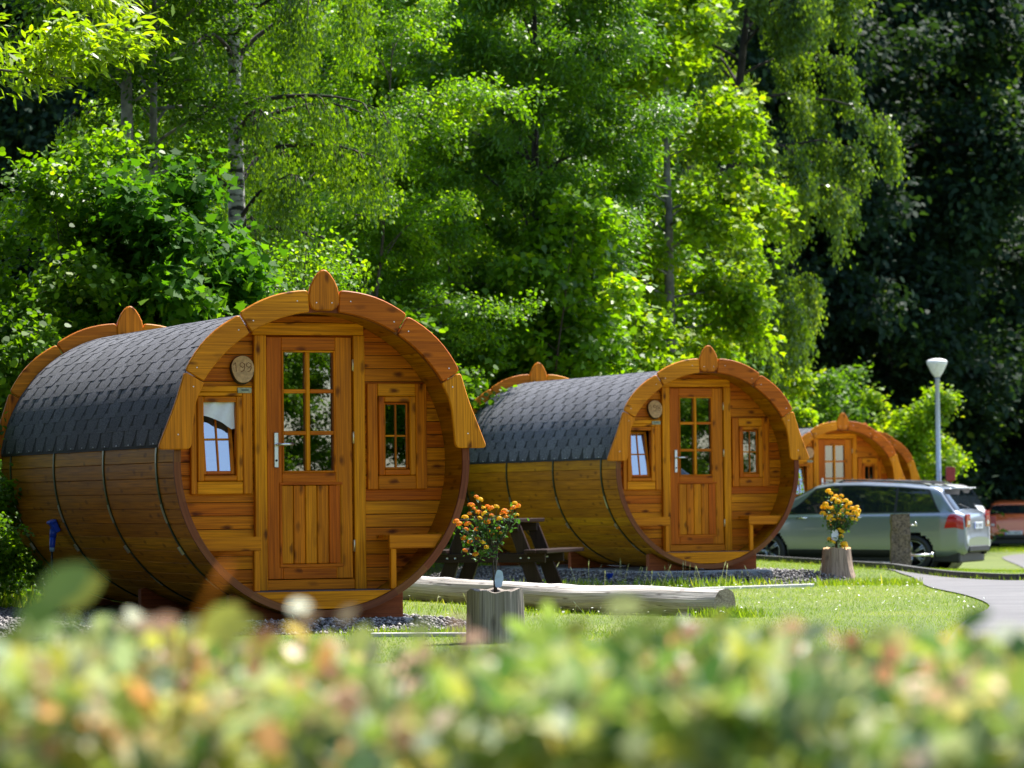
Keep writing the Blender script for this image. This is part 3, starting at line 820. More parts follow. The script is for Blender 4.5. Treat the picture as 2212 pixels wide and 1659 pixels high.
def birch_bark():
    m, ns, ls, p = newmat('birch_bark_patched')
    tc = N(ns, 'ShaderNodeTexCoord'); mp = N(ns, 'ShaderNodeMapping'); mp.inputs['Scale'].default_value = (3, 3, 9)
    ls.new(tc.outputs['Object'], mp.inputs[0]); n = N(ns, 'ShaderNodeTexNoise', _Scale=1.6, _Detail=5); ls.new(mp.outputs[0], n.inputs['Vector'])
    r = ramp(ns, [(.42, (.02, .018, .016)), (.5, (.34, .32, .31)), (.7, (.50, .48, .47))]); ls.new(n.outputs[0], r.inputs[0])
    ls.new(r.outputs[0], p.inputs['Base Color']); p.inputs['Roughness'].default_value = .8; return m
M['birch'] = birch_bark()
M['trunk'] = plain('grey_trunk_bark', (.15, .14, .125), .95, var=.5, scale=9, bump=.8)
M['dtrunk'] = plain('dark_trunk_bark', (.03, .024, .02), .95, var=.5, scale=6)
M['twig'] = plain('brown_twigs', (.06, .045, .03), .9, var=.3, scale=10)

def gen_tree(name, seed, H, cb, Rc, leaf, nleaf, lsize, lmat, bark, trad=.1, lean=(0, 0), nl=34, shape='round', up=.5, droop=.25,
             sub=7, sig=.12, flat=.9, hang=0.0, flop=(0, 0), core=0.0, ltmpl=None, forks=1, tubes=True, clip=None):
    rg = np.random.default_rng(seed)
    root = empty(name)
    tb = MB(seed); K = 12
    trunks = []
    for fk in range(forks):
        ang = 2*PI*fk/forks+rg.uniform(0, 6); sp = 0 if forks == 1 else rg.uniform(.10, .28)
        ts = np.linspace(0, 1, K); wob = np.cumsum(rg.normal(0, .018*H/K, (K, 2)), 0); wob[0] = 0
        pts = [Vector((lean[0]*t*H+wob[i][0]+math.cos(ang)*sp*t*H, lean[1]*t*H+wob[i][1]+math.sin(ang)*sp*t*H, t*H*(1-.1*sp)-(.15 if i == 0 else 0))) for i, t in enumerate(ts)]
        rad = [trad*(1.25 if i == 0 else 1)*(1-.93*t)/(1 if forks == 1 else 1.6) for i, t in enumerate(ts)]
        tb.tube(pts, [max(r, .004) for r in rad], bark, 9); trunks.append((pts, rad))
    tr = tb.build('trunk', root)
    shp = {'round': lambda t: math.sin(PI*(.10+.86*t))**.65, 'cone': lambda t: (1-t)**.75*.95+.05, 'bush': lambda t: math.sin(PI*(.30+.66*t))**.6,
           'col': lambda t: min(1, .55+1.5*t)*(1-t**5)}[shape]
    br = MB(seed+1); SP = []; SD = []; SL = []
    for i in range(nl):
        t = (i+.5)/nl; t = max(0, min(.985, t+rg.uniform(-.02, .02))); h = cb+(H-cb)*t
        pts, rad = trunks[i % forks]
        f_ = h/H*(K-1); a = int(min(f_, K-2)); o = pts[a].lerp(pts[a+1], f_-a)
        L = Rc*shp(t)*rg.uniform(.72, 1.12); az = i*2.39996+rg.uniform(-.5, .5)
        d0 = Vector((math.cos(az)+flop[0]*.6, math.sin(az)+flop[1]*.6, 0)).normalized()
        n = 7; q = []; el = up*rg.uniform(.3, 1.9)
        for j in range(n):
            u = j/(n-1); q.append(o+d0*L*u*math.cos(el*.5)+Vector((0, 0, L*(math.sin(el)*u-droop*u*u*1.3))) + Vector(rg.normal(0, .02*L, 3))*u)
        r0 = max(.006, trad*.32*(1-t*.7)*min(1, L/2))
        br.tube(q, [max(.0035, r0*(1-.85*j/(n-1))) for j in range(n)], M['dtrunk'] if bark is M['birch'] else bark, 5, caps=False)
        for k in range(sub):
            u = rg.uniform(.18, 1.0)**.8; a = int(min(u*(n-1), n-2)); s0 = q[a].lerp(q[a+1], u*(n-1)-a)
            ln = L*rg.uniform(.22, .5)*(1.15-.5*u); sd_ = 1 if k % 2 else -1
            dr = (d0*rg.uniform(.3, 1.0)+Vector((-d0.y, d0.x, 0))*sd_*rg.uniform(.35, 1.1)+Vector((0, 0, rg.uniform(-.4, .75)))).normalized()
            e_ = [s0+dr*ln*v+Vector((0, 0, -droop*.7*ln*v*v)) for v in (0, .33, .66, 1)]
            if hang: e_ = [s0+dr*ln*.6*v+Vector((0, 0, -hang*rg.uniform(.5, 1.2)*v*v)) for v in (0, .33, .66, 1)]
            br.tube(e_, [max(.003, r0*.35), max(.0028, r0*.25), .0025, .002], M['twig'], 4, caps=False)
            for v in range(3): SP.append(e_[v]); SD.append(e_[v+1]-e_[v]); SL.append((e_[v+1]-e_[v]).length*(1.2 if v else .8))
    br.build('branches', root)
    SP = np.array(SP); SD = np.array(SD); SL = np.array(SL)
    idx = rg.choice(len(SP), nleaf, p=SL/SL.sum()); u = rg.random(nleaf)[:, None]
    Pp = SP[idx]+SD[idx]*u
    sd = np.full((nleaf, 3), sig); sd[:, 2] *= flat
    Pp = Pp+rg.normal(size=(nleaf, 3))*sd
    if hang: Pp[:, 2] -= np.abs(rg.normal(0, .10, nleaf))
    dd = SD[idx]/(np.linalg.norm(SD[idx], axis=1, keepdims=True)+1e-9)
    Dv = dd*.8+rnd_unit(rg, nleaf)*.8+np.array([0, 0, -.25-(.9 if hang else 0)])
    Nv = np.array([0, 0, 1.0])+rnd_unit(rg, nleaf)*(.75 if not hang else 1.2)
    if clip is not None:
        kp_ = clip(Pp, rg); Pp, Dv, Nv = Pp[kp_], Dv[kp_], Nv[kp_]; idx = idx[kp_]
    nn = len(Pp); sz = lsize*rg.uniform(.6, 1.25, nn)
    cl = rg.normal(0, .16, len(SP)+1)                       # clumps of like colour along each twig
    hh = Pp[:, 2]/H
    lv = .42+cl[idx//3*3]+rg.normal(0, .16, nn)
    lo = leaf_mesh('crown', Pp, Dv, Nv, sz, leaf, lv, lmat)
    o = bpy.data.objects.new('crown', lo); COL.objects.link(o); o.parent = root
    return root
def place(o, x, y, rz=0, sc=1, label=None, cat='tree', group=None):
    o.location = (x, y, g(x, y)); o.rotation_euler = (0, 0, rz); o.scale = (sc,)*3
    return tag(o, label, cat, group)
def px(p, y): return (p-1106)/8000*y

QF = 1.0
def nq(n): return int(n*QF)
GB = 'trees and shrubs along the edge of the wood'
# left thicket
place(gen_tree('shrub', 101, 4.5, .15, 1.55, 'round', nq(30000), .060, LM['elm'], M['twig'], .05, nl=46, shape='bush', up=.9, droop=.25, forks=3, sub=7, sig=.10), px(40, 36.5), 36.5, 0, 1, 'light leafy shrub at the left edge behind the nearest cabin', 'shrub', GB)
place(gen_tree('shrub', 102, 3.9, .1, 1.35, 'round', nq(26000), .062, LM['hazel'], M['twig'], .05, nl=44, shape='bush', up=.9, droop=.3, forks=3, sub=7, sig=.10), px(215, 35.6), 35.6, 0, 1, 'round leaved shrub rising over the back ring of the nearest cabin', 'shrub', GB)
place(gen_tree('maple_sapling', 103, 4.15, .2, 1.20, 'maple', nq(19000), .105, LM['maple'], M['twig'], .05, nl=40, shape='bush', up=.8, droop=.3, forks=2, sub=6, sig=.13), px(440, 35.8), 35.8, 0, 1, 'young maple with large dark lobed leaves between left shrubs and birch', 'tree', GB)
place(gen_tree('shrub', 104, 3.6, .1, 1.4, 'oval', nq(30000), .05, LM['elm'], M['twig'], .05, nl=44, shape='bush', up=.9, droop=.3, forks=3, sub=7, sig=.10), px(610, 38), 38, 0, 1, 'small leaved shrub below the birch, behind the nearest cabin roof', 'shrub', GB)
# birch with white trunk
place(gen_tree('birch_tree', 105, 9.5, 2.6, 1.9, 'dia', nq(60000), .052, LM['birch'], M['birch'], .17, nl=44, shape='round', up=.6, droop=.35, sub=8, hang=.75, sig=.07, lean=(-.005, 0), flop=(.5, 0), clip=lambda P, r: ~((np.abs(P[:, 0]) < .35) & (P[:, 1] < 0) & (r.random(len(P)) < .72))), px(513, 41), 41, 0, 1, 'birch with a white and black patched trunk and drooping twigs', 'tree', GB)
# twin grey trunks
t1 = gen_tree('slender_tree', 106, 9.5, 5.2, 1.7, 'oval', nq(16000), .07, LM['hazel'], M['trunk'], .135, nl=26, shape='round', up=.6, droop=.2, sig=.12, lean=(-.006, 0))
place(t1, px(292, 39.5), 39.5, 0, 1, 'left and thicker of two slender grey trunks at the upper left', 'tree', GB)
t2 = copy_tree(t1); place(t2, px(334, 40.2), 40.2, 2.1, .82, 'right and thinner of two slender grey trunks at the upper left', 'tree', GB)
# overhanging tree at the upper left
place(gen_tree('overhanging_tree', 107, 8.2, 4.75, 4.9, 'long', nq(90000), .125, LM['walnut'], M['trunk'], .16, nl=30, shape='col', up=.35, droop=.20, sub=9, sig=.12), -7.9, 34, 0, 1, 'bright tree with narrow pointed leaves hanging in from the top left corner', 'tree', GB)
# hornbeams
place(gen_tree('hornbeam', 108, 7.2, .3, 2.1, 'oval', nq(85000), .052, LM['elm'], M['twig'], .05, nl=70, shape='bush', up=.8, droop=.38, forks=2, sub=9, sig=.085, flat=.7), px(765, 49.5), 49.5, 0, 1.14, 'tall bright green hornbeam behind the nearest cabin finial', 'tree', GB)
place(gen_tree('hornbeam', 109, 4.9, .25, 2.0, 'oval', nq(60000), .052, LM['elm'], M['twig'], .07, nl=42, shape='bush', up=.75, droop=.5, forks=2, sub=10, sig=.07, flat=.5, flop=(.7, 0)), px(880, 50), 50, 0, 1.1, 'lower hornbeam with arching branches reaching out to the right', 'tree', GB)
# maple shrub, ash
place(gen_tree('maple_sapling', 110, 4.9, .2, 1.25, 'maple', nq(16000), .115, LM['elm'], M['twig'], .05, nl=38, shape='bush', up=.8, droop=.3, forks=2, sub=6, sig=.14), px(1135, 50.5), 50.5, 0, 1, 'young maple with broad leaves at the foot of the slender ash', 'tree', GB)
place(gen_tree('maple_sapling', 117, 3.6, .2, 1.1, 'maple', nq(13000), .10, LM['yellow'], M['twig'], .05, nl=34, shape='bush', up=.8, droop=.3, forks=2, sub=6, sig=.13), px(1345, 52.5), 52.5, 0, 1, 'bright young maple behind the middle cabin roof', 'tree', GB)
place(gen_tree('ash_tree', 111, 10.2, 2.2, 2.15, 'long', nq(115000), .105, LM['ash'], M['dtrunk'], .105, nl=54, shape='col', up=1.0, droop=.15, sub=9, sig=.13, lean=(-.002, 0)), px(1162, 52), 52, 0, 1, 'ash with a slim dark upright trunk in the middle of the wood edge', 'tree', GB)
# yellow maples behind
place(gen_tree('maple_tree', 112, 10.5, .8, 2.8, 'maple', nq(42000), .12, LM['yellow'], M['trunk'], .14, nl=50, shape='col', up=.5, droop=.25, sub=8, sig=.16), px(860, 57), 57, 0, 1, 'tall yellow green maple between the birch and the ash', 'tree', GB)
place(gen_tree('maple_tree', 113, 9.6, 1.0, 1.7, 'maple', nq(30000), .11, LM['yellow'], M['trunk'], .13, nl=50, shape='col', up=.5, droop=.25, sub=8, sig=.14), px(1445, 58), 58, 0, 1, 'yellow green maple right of the ash with branch tips catching the sun', 'tree', GB)
# right hand birch leaning
place(gen_tree('birch_tree', 114, 14, 2.6, 2.6, 'dia', nq(130000), .085, LM['grey'], M['dtrunk'], .16, nl=56, shape='col', up=.55, droop=.3, sub=9, hang=.9, sig=.09, lean=(.135, 0)), px(1468, 66), 66, 0, 1, 'grey green drooping birch leaning right against the dark forest', 'tree', GB)
place(gen_tree('birch_tree', 115, 6.8, .4, 1.55, 'dia', nq(50000), .075, LM['grey'], M['dtrunk'], .09, nl=44, shape='bush', up=.6, droop=.3, sub=8, hang=.5, sig=.09, forks=2), px(1575, 63), 63, 0, 1, 'lower grey green birch above the middle cabin finial', 'tree', GB)
place(gen_tree('shrub', 116, 3.5, .1, .8, 'round', nq(9000), .075, LM['yellow'], M['twig'], .04, nl=30, shape='bush', up=.9, droop=.3, forks=3, sub=6, sig=.10), px(1612, 70), 70, 0, 1.25, 'small bright shrub right of the middle cabin finial', 'shrub', GB)
sh = gen_tree('shrub', 118, 3.9, .1, 1.25, 'round', nq(15000), .085, LM['yellow'], M['twig'], .05, nl=40, shape='bush', up=.9, droop=.35, forks=3, sub=7, sig=.11)
place(sh, px(1950, 87), 87, 0, 1.02, 'bright green shrub between the third cabin and the lamp post', 'shrub', GB)
s2 = gen_tree('shrub', 119, 3.8, .1, 1.3, 'round', nq(13000), .085, LM['hazel'], M['twig'], .05, nl=40, shape='bush', up=.9, droop=.35, forks=3, sub=7, sig=.12)
place(s2, px(1700, 83), 83, 0, 1.05, 'dark green shrub behind the gap between the middle and third cabins', 'shrub', GB)
s3 = copy_tree(s2); place(s3, px(1800, 88), 88, 2.2, 1.15, 'dark green shrub rising just behind the third cabin finial', 'shrub', GB)
# green backing trees of the wood edge
bk = gen_tree('beech_tree', 120, 10.5, .4, 2.8, 'oval', nq(52000), .12, LM['elm'], M['trunk'], .17, nl=56, shape='col', up=.5, droop=.25, sub=9, sig=.17)
bx = [(px(560, 63), 63, .95), (px(1010, 66), 66, 1.05), (px(1330, 70), 70, 1.05), (px(300, 64), 64, .75), (px(700, 56), 56, .85), (px(1250, 61), 61, .9)]
bl = ['green beech showing between the birch trunk and the tall hornbeam', 'green beech behind the yellow maple and the ash', 'green beech behind the right side of the ash crown', 'green beech behind the two slender grey trunks', 'green beech close behind the tall hornbeam', 'green beech close behind the ash crown']
for i, (x, y, s) in enumerate(bx):
    place(bk if i == 0 else copy_tree(bk), x, y, i*1.7, s, bl[i], 'tree', GB)
u1 = gen_tree('undergrowth_shrub', 121, 2.6, .05, 1.5, 'round', nq(14000), .07, LM['hazel'], M['twig'], .04, nl=36, shape='bush', up=.9, droop=.35, forks=3, sub=7, sig=.11)
ul = [('low shrub at the far left beside the nearest cabin', -5.2, 34.5), ('low shrub behind the back of the nearest cabin', -3.3, 37.5), ('low shrub in the gap left of the middle cabin', -2.3, 47), ('low shrub behind the left end of the middle cabin', .7, 51.5),
      ('low shrub behind the front of the middle cabin', 1.6, 55), ('low shrub at the left below the overhanging tree', -6.4, 38), ('low leafy shrub against the left back ring of the nearest cabin', -4.75, 32.0), ('low shrub at the left frame edge beside the nearest cabin', -4.7, 29.8)]
for i, (l, x, y) in enumerate(ul): place(u1 if i == 0 else copy_tree(u1), x, y, i*1.3, [1, 1.1, 1.25, 1.1, 1, 1.2, .62, .42][i], l, 'shrub', 'low undergrowth shrubs')
# dark forest
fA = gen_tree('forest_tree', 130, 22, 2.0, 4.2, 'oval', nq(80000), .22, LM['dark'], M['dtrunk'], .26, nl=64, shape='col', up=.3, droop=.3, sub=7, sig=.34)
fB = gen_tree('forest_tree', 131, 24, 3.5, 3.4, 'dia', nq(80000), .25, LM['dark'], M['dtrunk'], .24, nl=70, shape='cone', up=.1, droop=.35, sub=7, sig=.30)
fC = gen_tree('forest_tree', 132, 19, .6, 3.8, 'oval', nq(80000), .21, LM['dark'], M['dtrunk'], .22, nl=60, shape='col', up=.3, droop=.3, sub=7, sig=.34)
FG = 'trees of the dark forest'
rf = random.Random(5); used = set()
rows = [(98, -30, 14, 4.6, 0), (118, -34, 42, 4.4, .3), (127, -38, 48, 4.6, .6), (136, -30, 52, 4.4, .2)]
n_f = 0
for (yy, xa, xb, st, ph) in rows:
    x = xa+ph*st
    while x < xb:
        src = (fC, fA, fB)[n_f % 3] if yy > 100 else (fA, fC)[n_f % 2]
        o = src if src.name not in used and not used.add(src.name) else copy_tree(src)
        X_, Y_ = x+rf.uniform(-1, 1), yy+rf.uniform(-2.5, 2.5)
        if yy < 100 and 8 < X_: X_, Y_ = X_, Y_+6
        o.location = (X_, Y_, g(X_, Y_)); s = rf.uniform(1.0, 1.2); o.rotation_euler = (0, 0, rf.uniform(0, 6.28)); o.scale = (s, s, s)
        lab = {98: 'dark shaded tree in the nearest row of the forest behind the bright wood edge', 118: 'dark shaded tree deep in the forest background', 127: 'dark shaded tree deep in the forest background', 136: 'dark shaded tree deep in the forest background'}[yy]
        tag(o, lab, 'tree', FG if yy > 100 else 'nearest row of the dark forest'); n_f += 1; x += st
# trees behind the photographer, seen only as reflections in the panes and the cars
for i, x in enumerate((-30, -19, -9, 2, 13, 24, 36)):
    o = copy_tree((fA, fC)[i % 2]); o.location = (x, -34-(i % 3)*3, g(x, -34)); o.scale = (.62,)*3; o.rotation_euler = (0, 0, i*1.1)
    tag(o, 'tree of the wood behind the photographer, reflected in the cabin panes', 'tree', 'trees behind the photographer')
# trees beyond the right-hand edge and to the left, out of the frame: they shade the lawn's ambient light and show in the panes
for i in range(10):
    a = math.radians(-95+i*9.5); r = 62+(i % 3)*4
    o = copy_tree((fA, fC, fB)[i % 3]); X_, Y_ = 2+r*math.cos(a), 30+r*math.sin(a)
    o.location = (X_, Y_, g(X_, Y_)); o.scale = (.5,)*3; o.rotation_euler = (0, 0, i*.9)
    tag(o, 'tree of the wood beyond the road, right of the photographer, reflected in the panes', 'tree', 'trees beyond the road')
for i in range(14):
    X_, Y_ = -8.9-(i % 2)*2.2, -9+i*3.0
    o = copy_tree((fC, fA)[i % 2]); o.location = (X_, Y_, g(X_, Y_)); o.scale = (.9,)*3; o.rotation_euler = (0, 0, i*1.9)
    tag(o, 'tree of the wood left of the photographer, outside the picture', 'tree', 'trees left of the photographer')

for i in range(22):
    X_, Y_ = 13.0+i*1.25+(i % 2)*1.2, -10+i*1.85
    o = copy_tree(bk); o.location = (X_, Y_, g(X_, Y_)); o.scale = (.60,)*3; o.rotation_euler = (0, 0, i*.8)
    tag(o, 'young tree in the row beyond the road, right of the picture', 'tree', 'young trees beyond the road')
# ------------------------------------------------------------------ old wood, planters, log, table
M['old'] = wood('weathered_grey_wood', (.13, .10, .08), (.42, .36, .31), .85, .5, bump=.9)
M['oldtan'] = wood('weathered_tan_wood', (.24, .165, .11), (.52, .39, .28), .85, .5, bump=.9)
M['logw'] = wood('bleached_log_wood', (.30, .26, .22), (.80, .76, .70), .85, .6, bump=.8)
M['soil'] = plain('potting_soil', (.03, .02, .014), 1, var=.5, scale=60, bump=1)
def stump(name, r0, r1, h, flare, mat, seed):
    rg = np.random.default_rng(seed); b = MB(seed); n = 56
    root = empty(name)
    ph = rg.uniform(0, 6, 6); 
    def rad(a, t):
        r = r0*(1-t)+r1*t+flare*(1-t)**3*(1+.35*math.sin(5*a+ph[5]))
        return r*(1+.03*math.sin(2*a+ph[0])+.022*math.sin(3*a+ph[1])+.018*math.sin(7*a+ph[2]+t)+.014*math.sin(13*a+ph[3])+.010*math.sin(23*a+ph[4]+t*2))
    vs = []; wc = []; K = 7
    for k in range(K):
        t = k/(K-1)
        for j in range(n):
            a = 2*PI*j/n; r = rad(a, t); z = h*t+(.008*math.sin(3*a+ph[2])+.006*math.sin(9*a) if k == K-1 else 0)-(.04 if k == 0 else 0)
            vs.append((r*math.cos(a), r*math.sin(a), z)); wc.append((z, a*.2, r*.4+math.sin(a)*.1))
    fs = [(k*n+j, k*n+(j+1) % n, (k+1)*n+(j+1) % n, (k+1)*n+j) for k in range(K-1) for j in range(n)]
    b.add(vs, fs, mat, 'x', wc=wc, smooth=False)
    # rim of cut wood around a hollow
    vs = []; wc = []
    for rr, dz in ((1, 0), (.93, .004), (.62, -.004), (.58, -.045)):
        for j in range(n):
            a = 2*PI*j/n; r = rad(a, 1)*rr; z = h+dz+(.008*math.sin(3*a+ph[2])+.006*math.sin(9*a))*(1 if rr > .6 else 0)
            vs.append((r*math.cos(a), r*math.sin(a), z)); wc.append((a*.3, r, z))
    fs = [(k*n+j, k*n+(j+1) % n, (k+1)*n+(j+1) % n, (k+1)*n+j) for k in range(3) for j in range(n)]
    b.add(vs, fs, M['endgrain'] if mat is not M['old'] else M['old'], 'x', wc=wc)
    b.build('stump_body', root)
    s_ = MB(seed+1); vs = [(0, 0, h-.02)]
    for j in range(n): a = 2*PI*j/n; r = rad(a, 1)*.61; vs.append((r*math.cos(a), r*math.sin(a), h-.03+.006*math.sin(5*a)))
    s_.add(vs, [(0, 1+j, 1+(j+1) % n) for j in range(n)], M['soil']); s_.build('soil', root)
    return root
SG = 'hollow stump planters with flowering plants'
def on_ground(o, x, y, dz=0, rz=0): o.location = (x, y, g(x, y)+dz); o.rotation_euler = (0, 0, rz); return o
P1 = (-.125, 24.6); P2 = (3.76, 43.2)
tag(on_ground(stump('stump_planter', .195, .185, .345, .0, M['old'], 201), *P1), 'grey weathered stump planter nearest the camera, in front of the log', 'planter', SG)
tag(on_ground(stump('stump_planter', .200, .165, .42, .075, M['oldtan'], 203), *P2, dz=-.01), 'tan flared stump planter beside the path, in front of the grey car', 'planter', SG)

def fleaf(name, P_, D_, N_, size, tm, lv, mat, parent, fold=.2):
    me = leaf_mesh(name, P_, D_, N_, size, tm, lv, mat, fold); o = bpy.data.objects.new(name, me); COL.objects.link(o)
    if parent: o.parent = parent
    return o
def flower_mat(name, c0, c1, c2):
    return leafmat(name, [(0, c0), (.5, c1), (1, c2)], .25, (1.2, 1.1, .8), .6, .3)
FM = {'orange': flower_mat('orange_lantana_petals', (.74, .15, .012), (.86, .36, .02), (.88, .62, .03)),
      'yellow': flower_mat('yellow_lantana_petals', (.80, .42, .008), (.88, .58, .01), (.9, .70, .03))}
LM['lant'] = leafmat('lantana_leaves', [(0, (.02, .06, .012)), (.6, (.05, .13, .02)), (1, (.14, .24, .05))], .35)
def head_mesh(mat, seed, r=.022):
    rg = np.random.default_rng(seed); n = 46
    d = rnd_unit(rg, n); d[:, 2] = np.abs(d[:, 2])*.9-.15; d /= np.linalg.norm(d, axis=1, keepdims=True)
    t = np.cross(d, rnd_unit(rg, n)); P_ = d*np.array([r, r, r*.7])-t/np.linalg.norm(t, axis=1, keepdims=True)*.005
    return leaf_mesh('flower_head', P_, t, d, np.full(n, r*.58), 'round', (1-d[:, 2])*.55+rg.normal(0, .15, n), mat, .1)
def lantana(seed, stem_h, stem_r, crown, nleaf, heads, mat, lsz, nstem=3, fork=1, hs=1.0):
    rg = np.random.default_rng(seed); root = empty('lantana_plant'); b = MB(seed)
    for k in range(nstem):
        a = k*2.1; b.tube([(math.cos(a)*.008, math.sin(a)*.008, -.03), (math.cos(a+1)*.012, math.sin(a+1)*.012, stem_h*.5), (math.cos(a+2)*.016, math.sin(a+2)*.01, stem_h)], [stem_r, stem_r*.9, stem_r*.8], M['twig'], 6)
    tips = []

    pts = []
    for hx, hz in heads:
        y = rg.uniform(-.10, .08); tip = Vector((hx, y, hz)); st = Vector((0, 0, stem_h*rg.uniform(.8, 1.0)))
        md = st.lerp(tip, .5)+Vector((0, 0, -.02)); b.tube([st, md, tip], [.005, .0035, .0022], M['twig'], 4, caps=False); tips.append(tip)
        for _ in range(nleaf//len(heads)):
            u = rg.uniform(.35, 1.0); q = (st.lerp(md, u*2) if u < .5 else md.lerp(tip, u*2-1))
            pts.append(q+Vector(rg.normal(0, .022, 3)))
    b.build('stem', root)
    P_ = np.array(pts); n = len(P_)
    fleaf('foliage', P_, rnd_unit(rg, n)+np.array([0, 0, .1]), rnd_unit(rg, n)*.7+np.array([0, 0, 1]), lsz*rg.uniform(.6, 1.2, n), 'oval', .45+rg.normal(0, .22, n), LM['lant'], root)
    hm = [head_mesh(mat[i % len(mat)], seed+i, .024) for i in range(3)]
    for i, t in enumerate(tips):
        o = bpy.data.objects.new('flower_head', hm[i % 3]); COL.objects.link(o); o.parent = root; o.location = t+Vector((0, -.012, .012))
        o.rotation_euler = (rg.uniform(-.4, .7), rg.uniform(-.4, .4), rg.uniform(0, 6)); s = rg.uniform(.75, 1.2)*hs; o.scale = (s, s, s)
    return root
def hp(lst, px0, py0, sc): return [((x-px0)/sc, (py0-y)/sc) for x, y in lst]
sc1 = 8000/24.6
H1 = [(1029, 1072), (1036, 1078), (1018, 1090), (1024, 1098), (1044, 1096), (1052, 1092), (1060, 1097), (1072, 1094), (1014, 1108), (1034, 1106), (1046, 1108), (1062, 1112), (1084, 1108), (1112, 1086), (1118, 1092),
      (1108, 1098), (1116, 1112), (985, 1124), (992, 1130), (1004, 1116), (1010, 1130), (1006, 1142), (1036, 1118), (1030, 1142), (1052, 1126), (1078, 1120), (1092, 1116), (1075, 1140), (1080, 1152), (1000, 1160), (1030, 1162), (1042, 1170), (1003, 1188), (1026, 1196), (1060, 1150), (1090, 1104), (1014, 1168), (1050, 1180)]
pl1 = lantana(301, .30, .0055, None, 460, hp(H1, 1068, 1275, sc1), [FM['orange'], FM['yellow'], FM['orange']], .034, hs=.88)
pl1.location = (P1[0], P1[1], g(*P1)+.33); tag(pl1, 'orange and yellow flowering lantana growing from the nearest stump', 'plant', 'lantana plants in the stumps')
lb = MB(310); lb.prism(round_poly([(-.022, 0), (.018, .0), (.034, .06), (.026, .11), (-.01, .12), (-.026, .06)], .015), -.0015, .0015, plain('pale_plant_label', (.42, .55, .70), .5), 'z')
lo_ = lb.build('plant_label', pl1); lo_.location = (.022, -.035, .035)
sc2 = 8000/43.2
H2 = [(1787, 1068), (1791, 1073), (1797, 1086), (1803, 1080), (1806, 1092), (1812, 1086), (1815, 1079), (1822, 1090), (1828, 1097), (1834, 1095), (1780, 1096), (1776, 1103), (1785, 1104), (1792, 1106), (1800, 1103), (1822, 1102), (1830, 1108), (1838, 1106), (1846, 1104), (1850, 1112),
      (1842, 1115), (1835, 1120), (1826, 1117), (1818, 1112), (1774, 1116), (1782, 1120), (1788, 1125), (1796, 1130), (1848, 1122), (1844, 1130), (1836, 1128), (1812, 1130), (1818, 1134), (1804, 1128), (1792, 1138), (1812, 1142), (1808, 1152), (1814, 1156), (1788, 1172), (1794, 1178), (1818, 1182), (1820, 1187), (1812, 1166), (1800, 1115), (1810, 1120)]
pl2 = lantana(302, .16, .009, None, 900, hp(H2, 1803, 1192, sc2), [FM['yellow']], .036, hs=1.4)
pl2.location = (P2[0], P2[1], g(*P2)+.40); tag(pl2, 'bright yellow flowering lantana growing from the stump in front of the car', 'plant', 'lantana plants in the stumps')
lb = MB(311); lb.prism(round_poly([(-.03, 0), (.03, .0), (.045, .07), (.03, .13), (-.03, .13), (-.045, .06)], .02), -.0015, .0015, M['white'], 'z')
lo_ = lb.build('plant_label', pl2); lo_.location = (-.02, -.06, .10)

# log lying on the grass
def make_log():
    a = Vector((-1.25, 33.7, -.80)); b = Vector((1.70, 30.0, -.875)); rg = random.Random(7)
    K = 40; mb = MB(210); n = 28; d = (b-a); L = d.length; t = d.normalized(); u = t.cross(Vector((0, 0, 1))).normalized(); v = u.cross(t)
    vs = []; wc = []
    for k in range(K+1):
        f = k/K; c = a+d*f+v*(.010*math.sin(f*7+1)+.006*math.sin(f*19))
        for j in range(n):
            an = 2*PI*j/n; r = .118*(1+.035*math.sin(2*an+f*3)+.02*math.sin(5*an+f*9)+.014*math.sin(9*an-f*14)+.02*math.sin(f*23+an)) *(1+.12*math.exp(-((f-.56)/.02)**2)*max(0, math.sin(an+.6))+.10*math.exp(-((f-.22)/.015)**2)*max(0, math.sin(an)))
            vs.append(tuple(c+(u*math.cos(an)+v*math.sin(an))*r)); wc.append((f*L, r*an, .1*math.sin(an)))
    fs = [(k*n+j, k*n+(j+1) % n, (k+1)*n+(j+1) % n, (k+1)*n+j) for k in range(K) for j in range(n)]
    mb.add(vs, fs, M['logw'], 'x', wc=wc, smooth=False)
    mb.add(vs[:n], [tuple(range(n))], M['oldtan']); mb.add(vs[-n:], [tuple(range(n))[::-1]], M['oldtan'])
    for f, s_ in ((.62, .5), (.08, .7), (.8, .4)):
        c = a+d*f; q = c+(v*.85-u*s_)*.085; mb.tube([q, q+(v*.8-u*s_)*.035], [.018, .013], M['bark'], 8)
    return mb.build('log')
tag(make_log(), 'long bleached log lying on the grass behind the nearest stump', 'log')

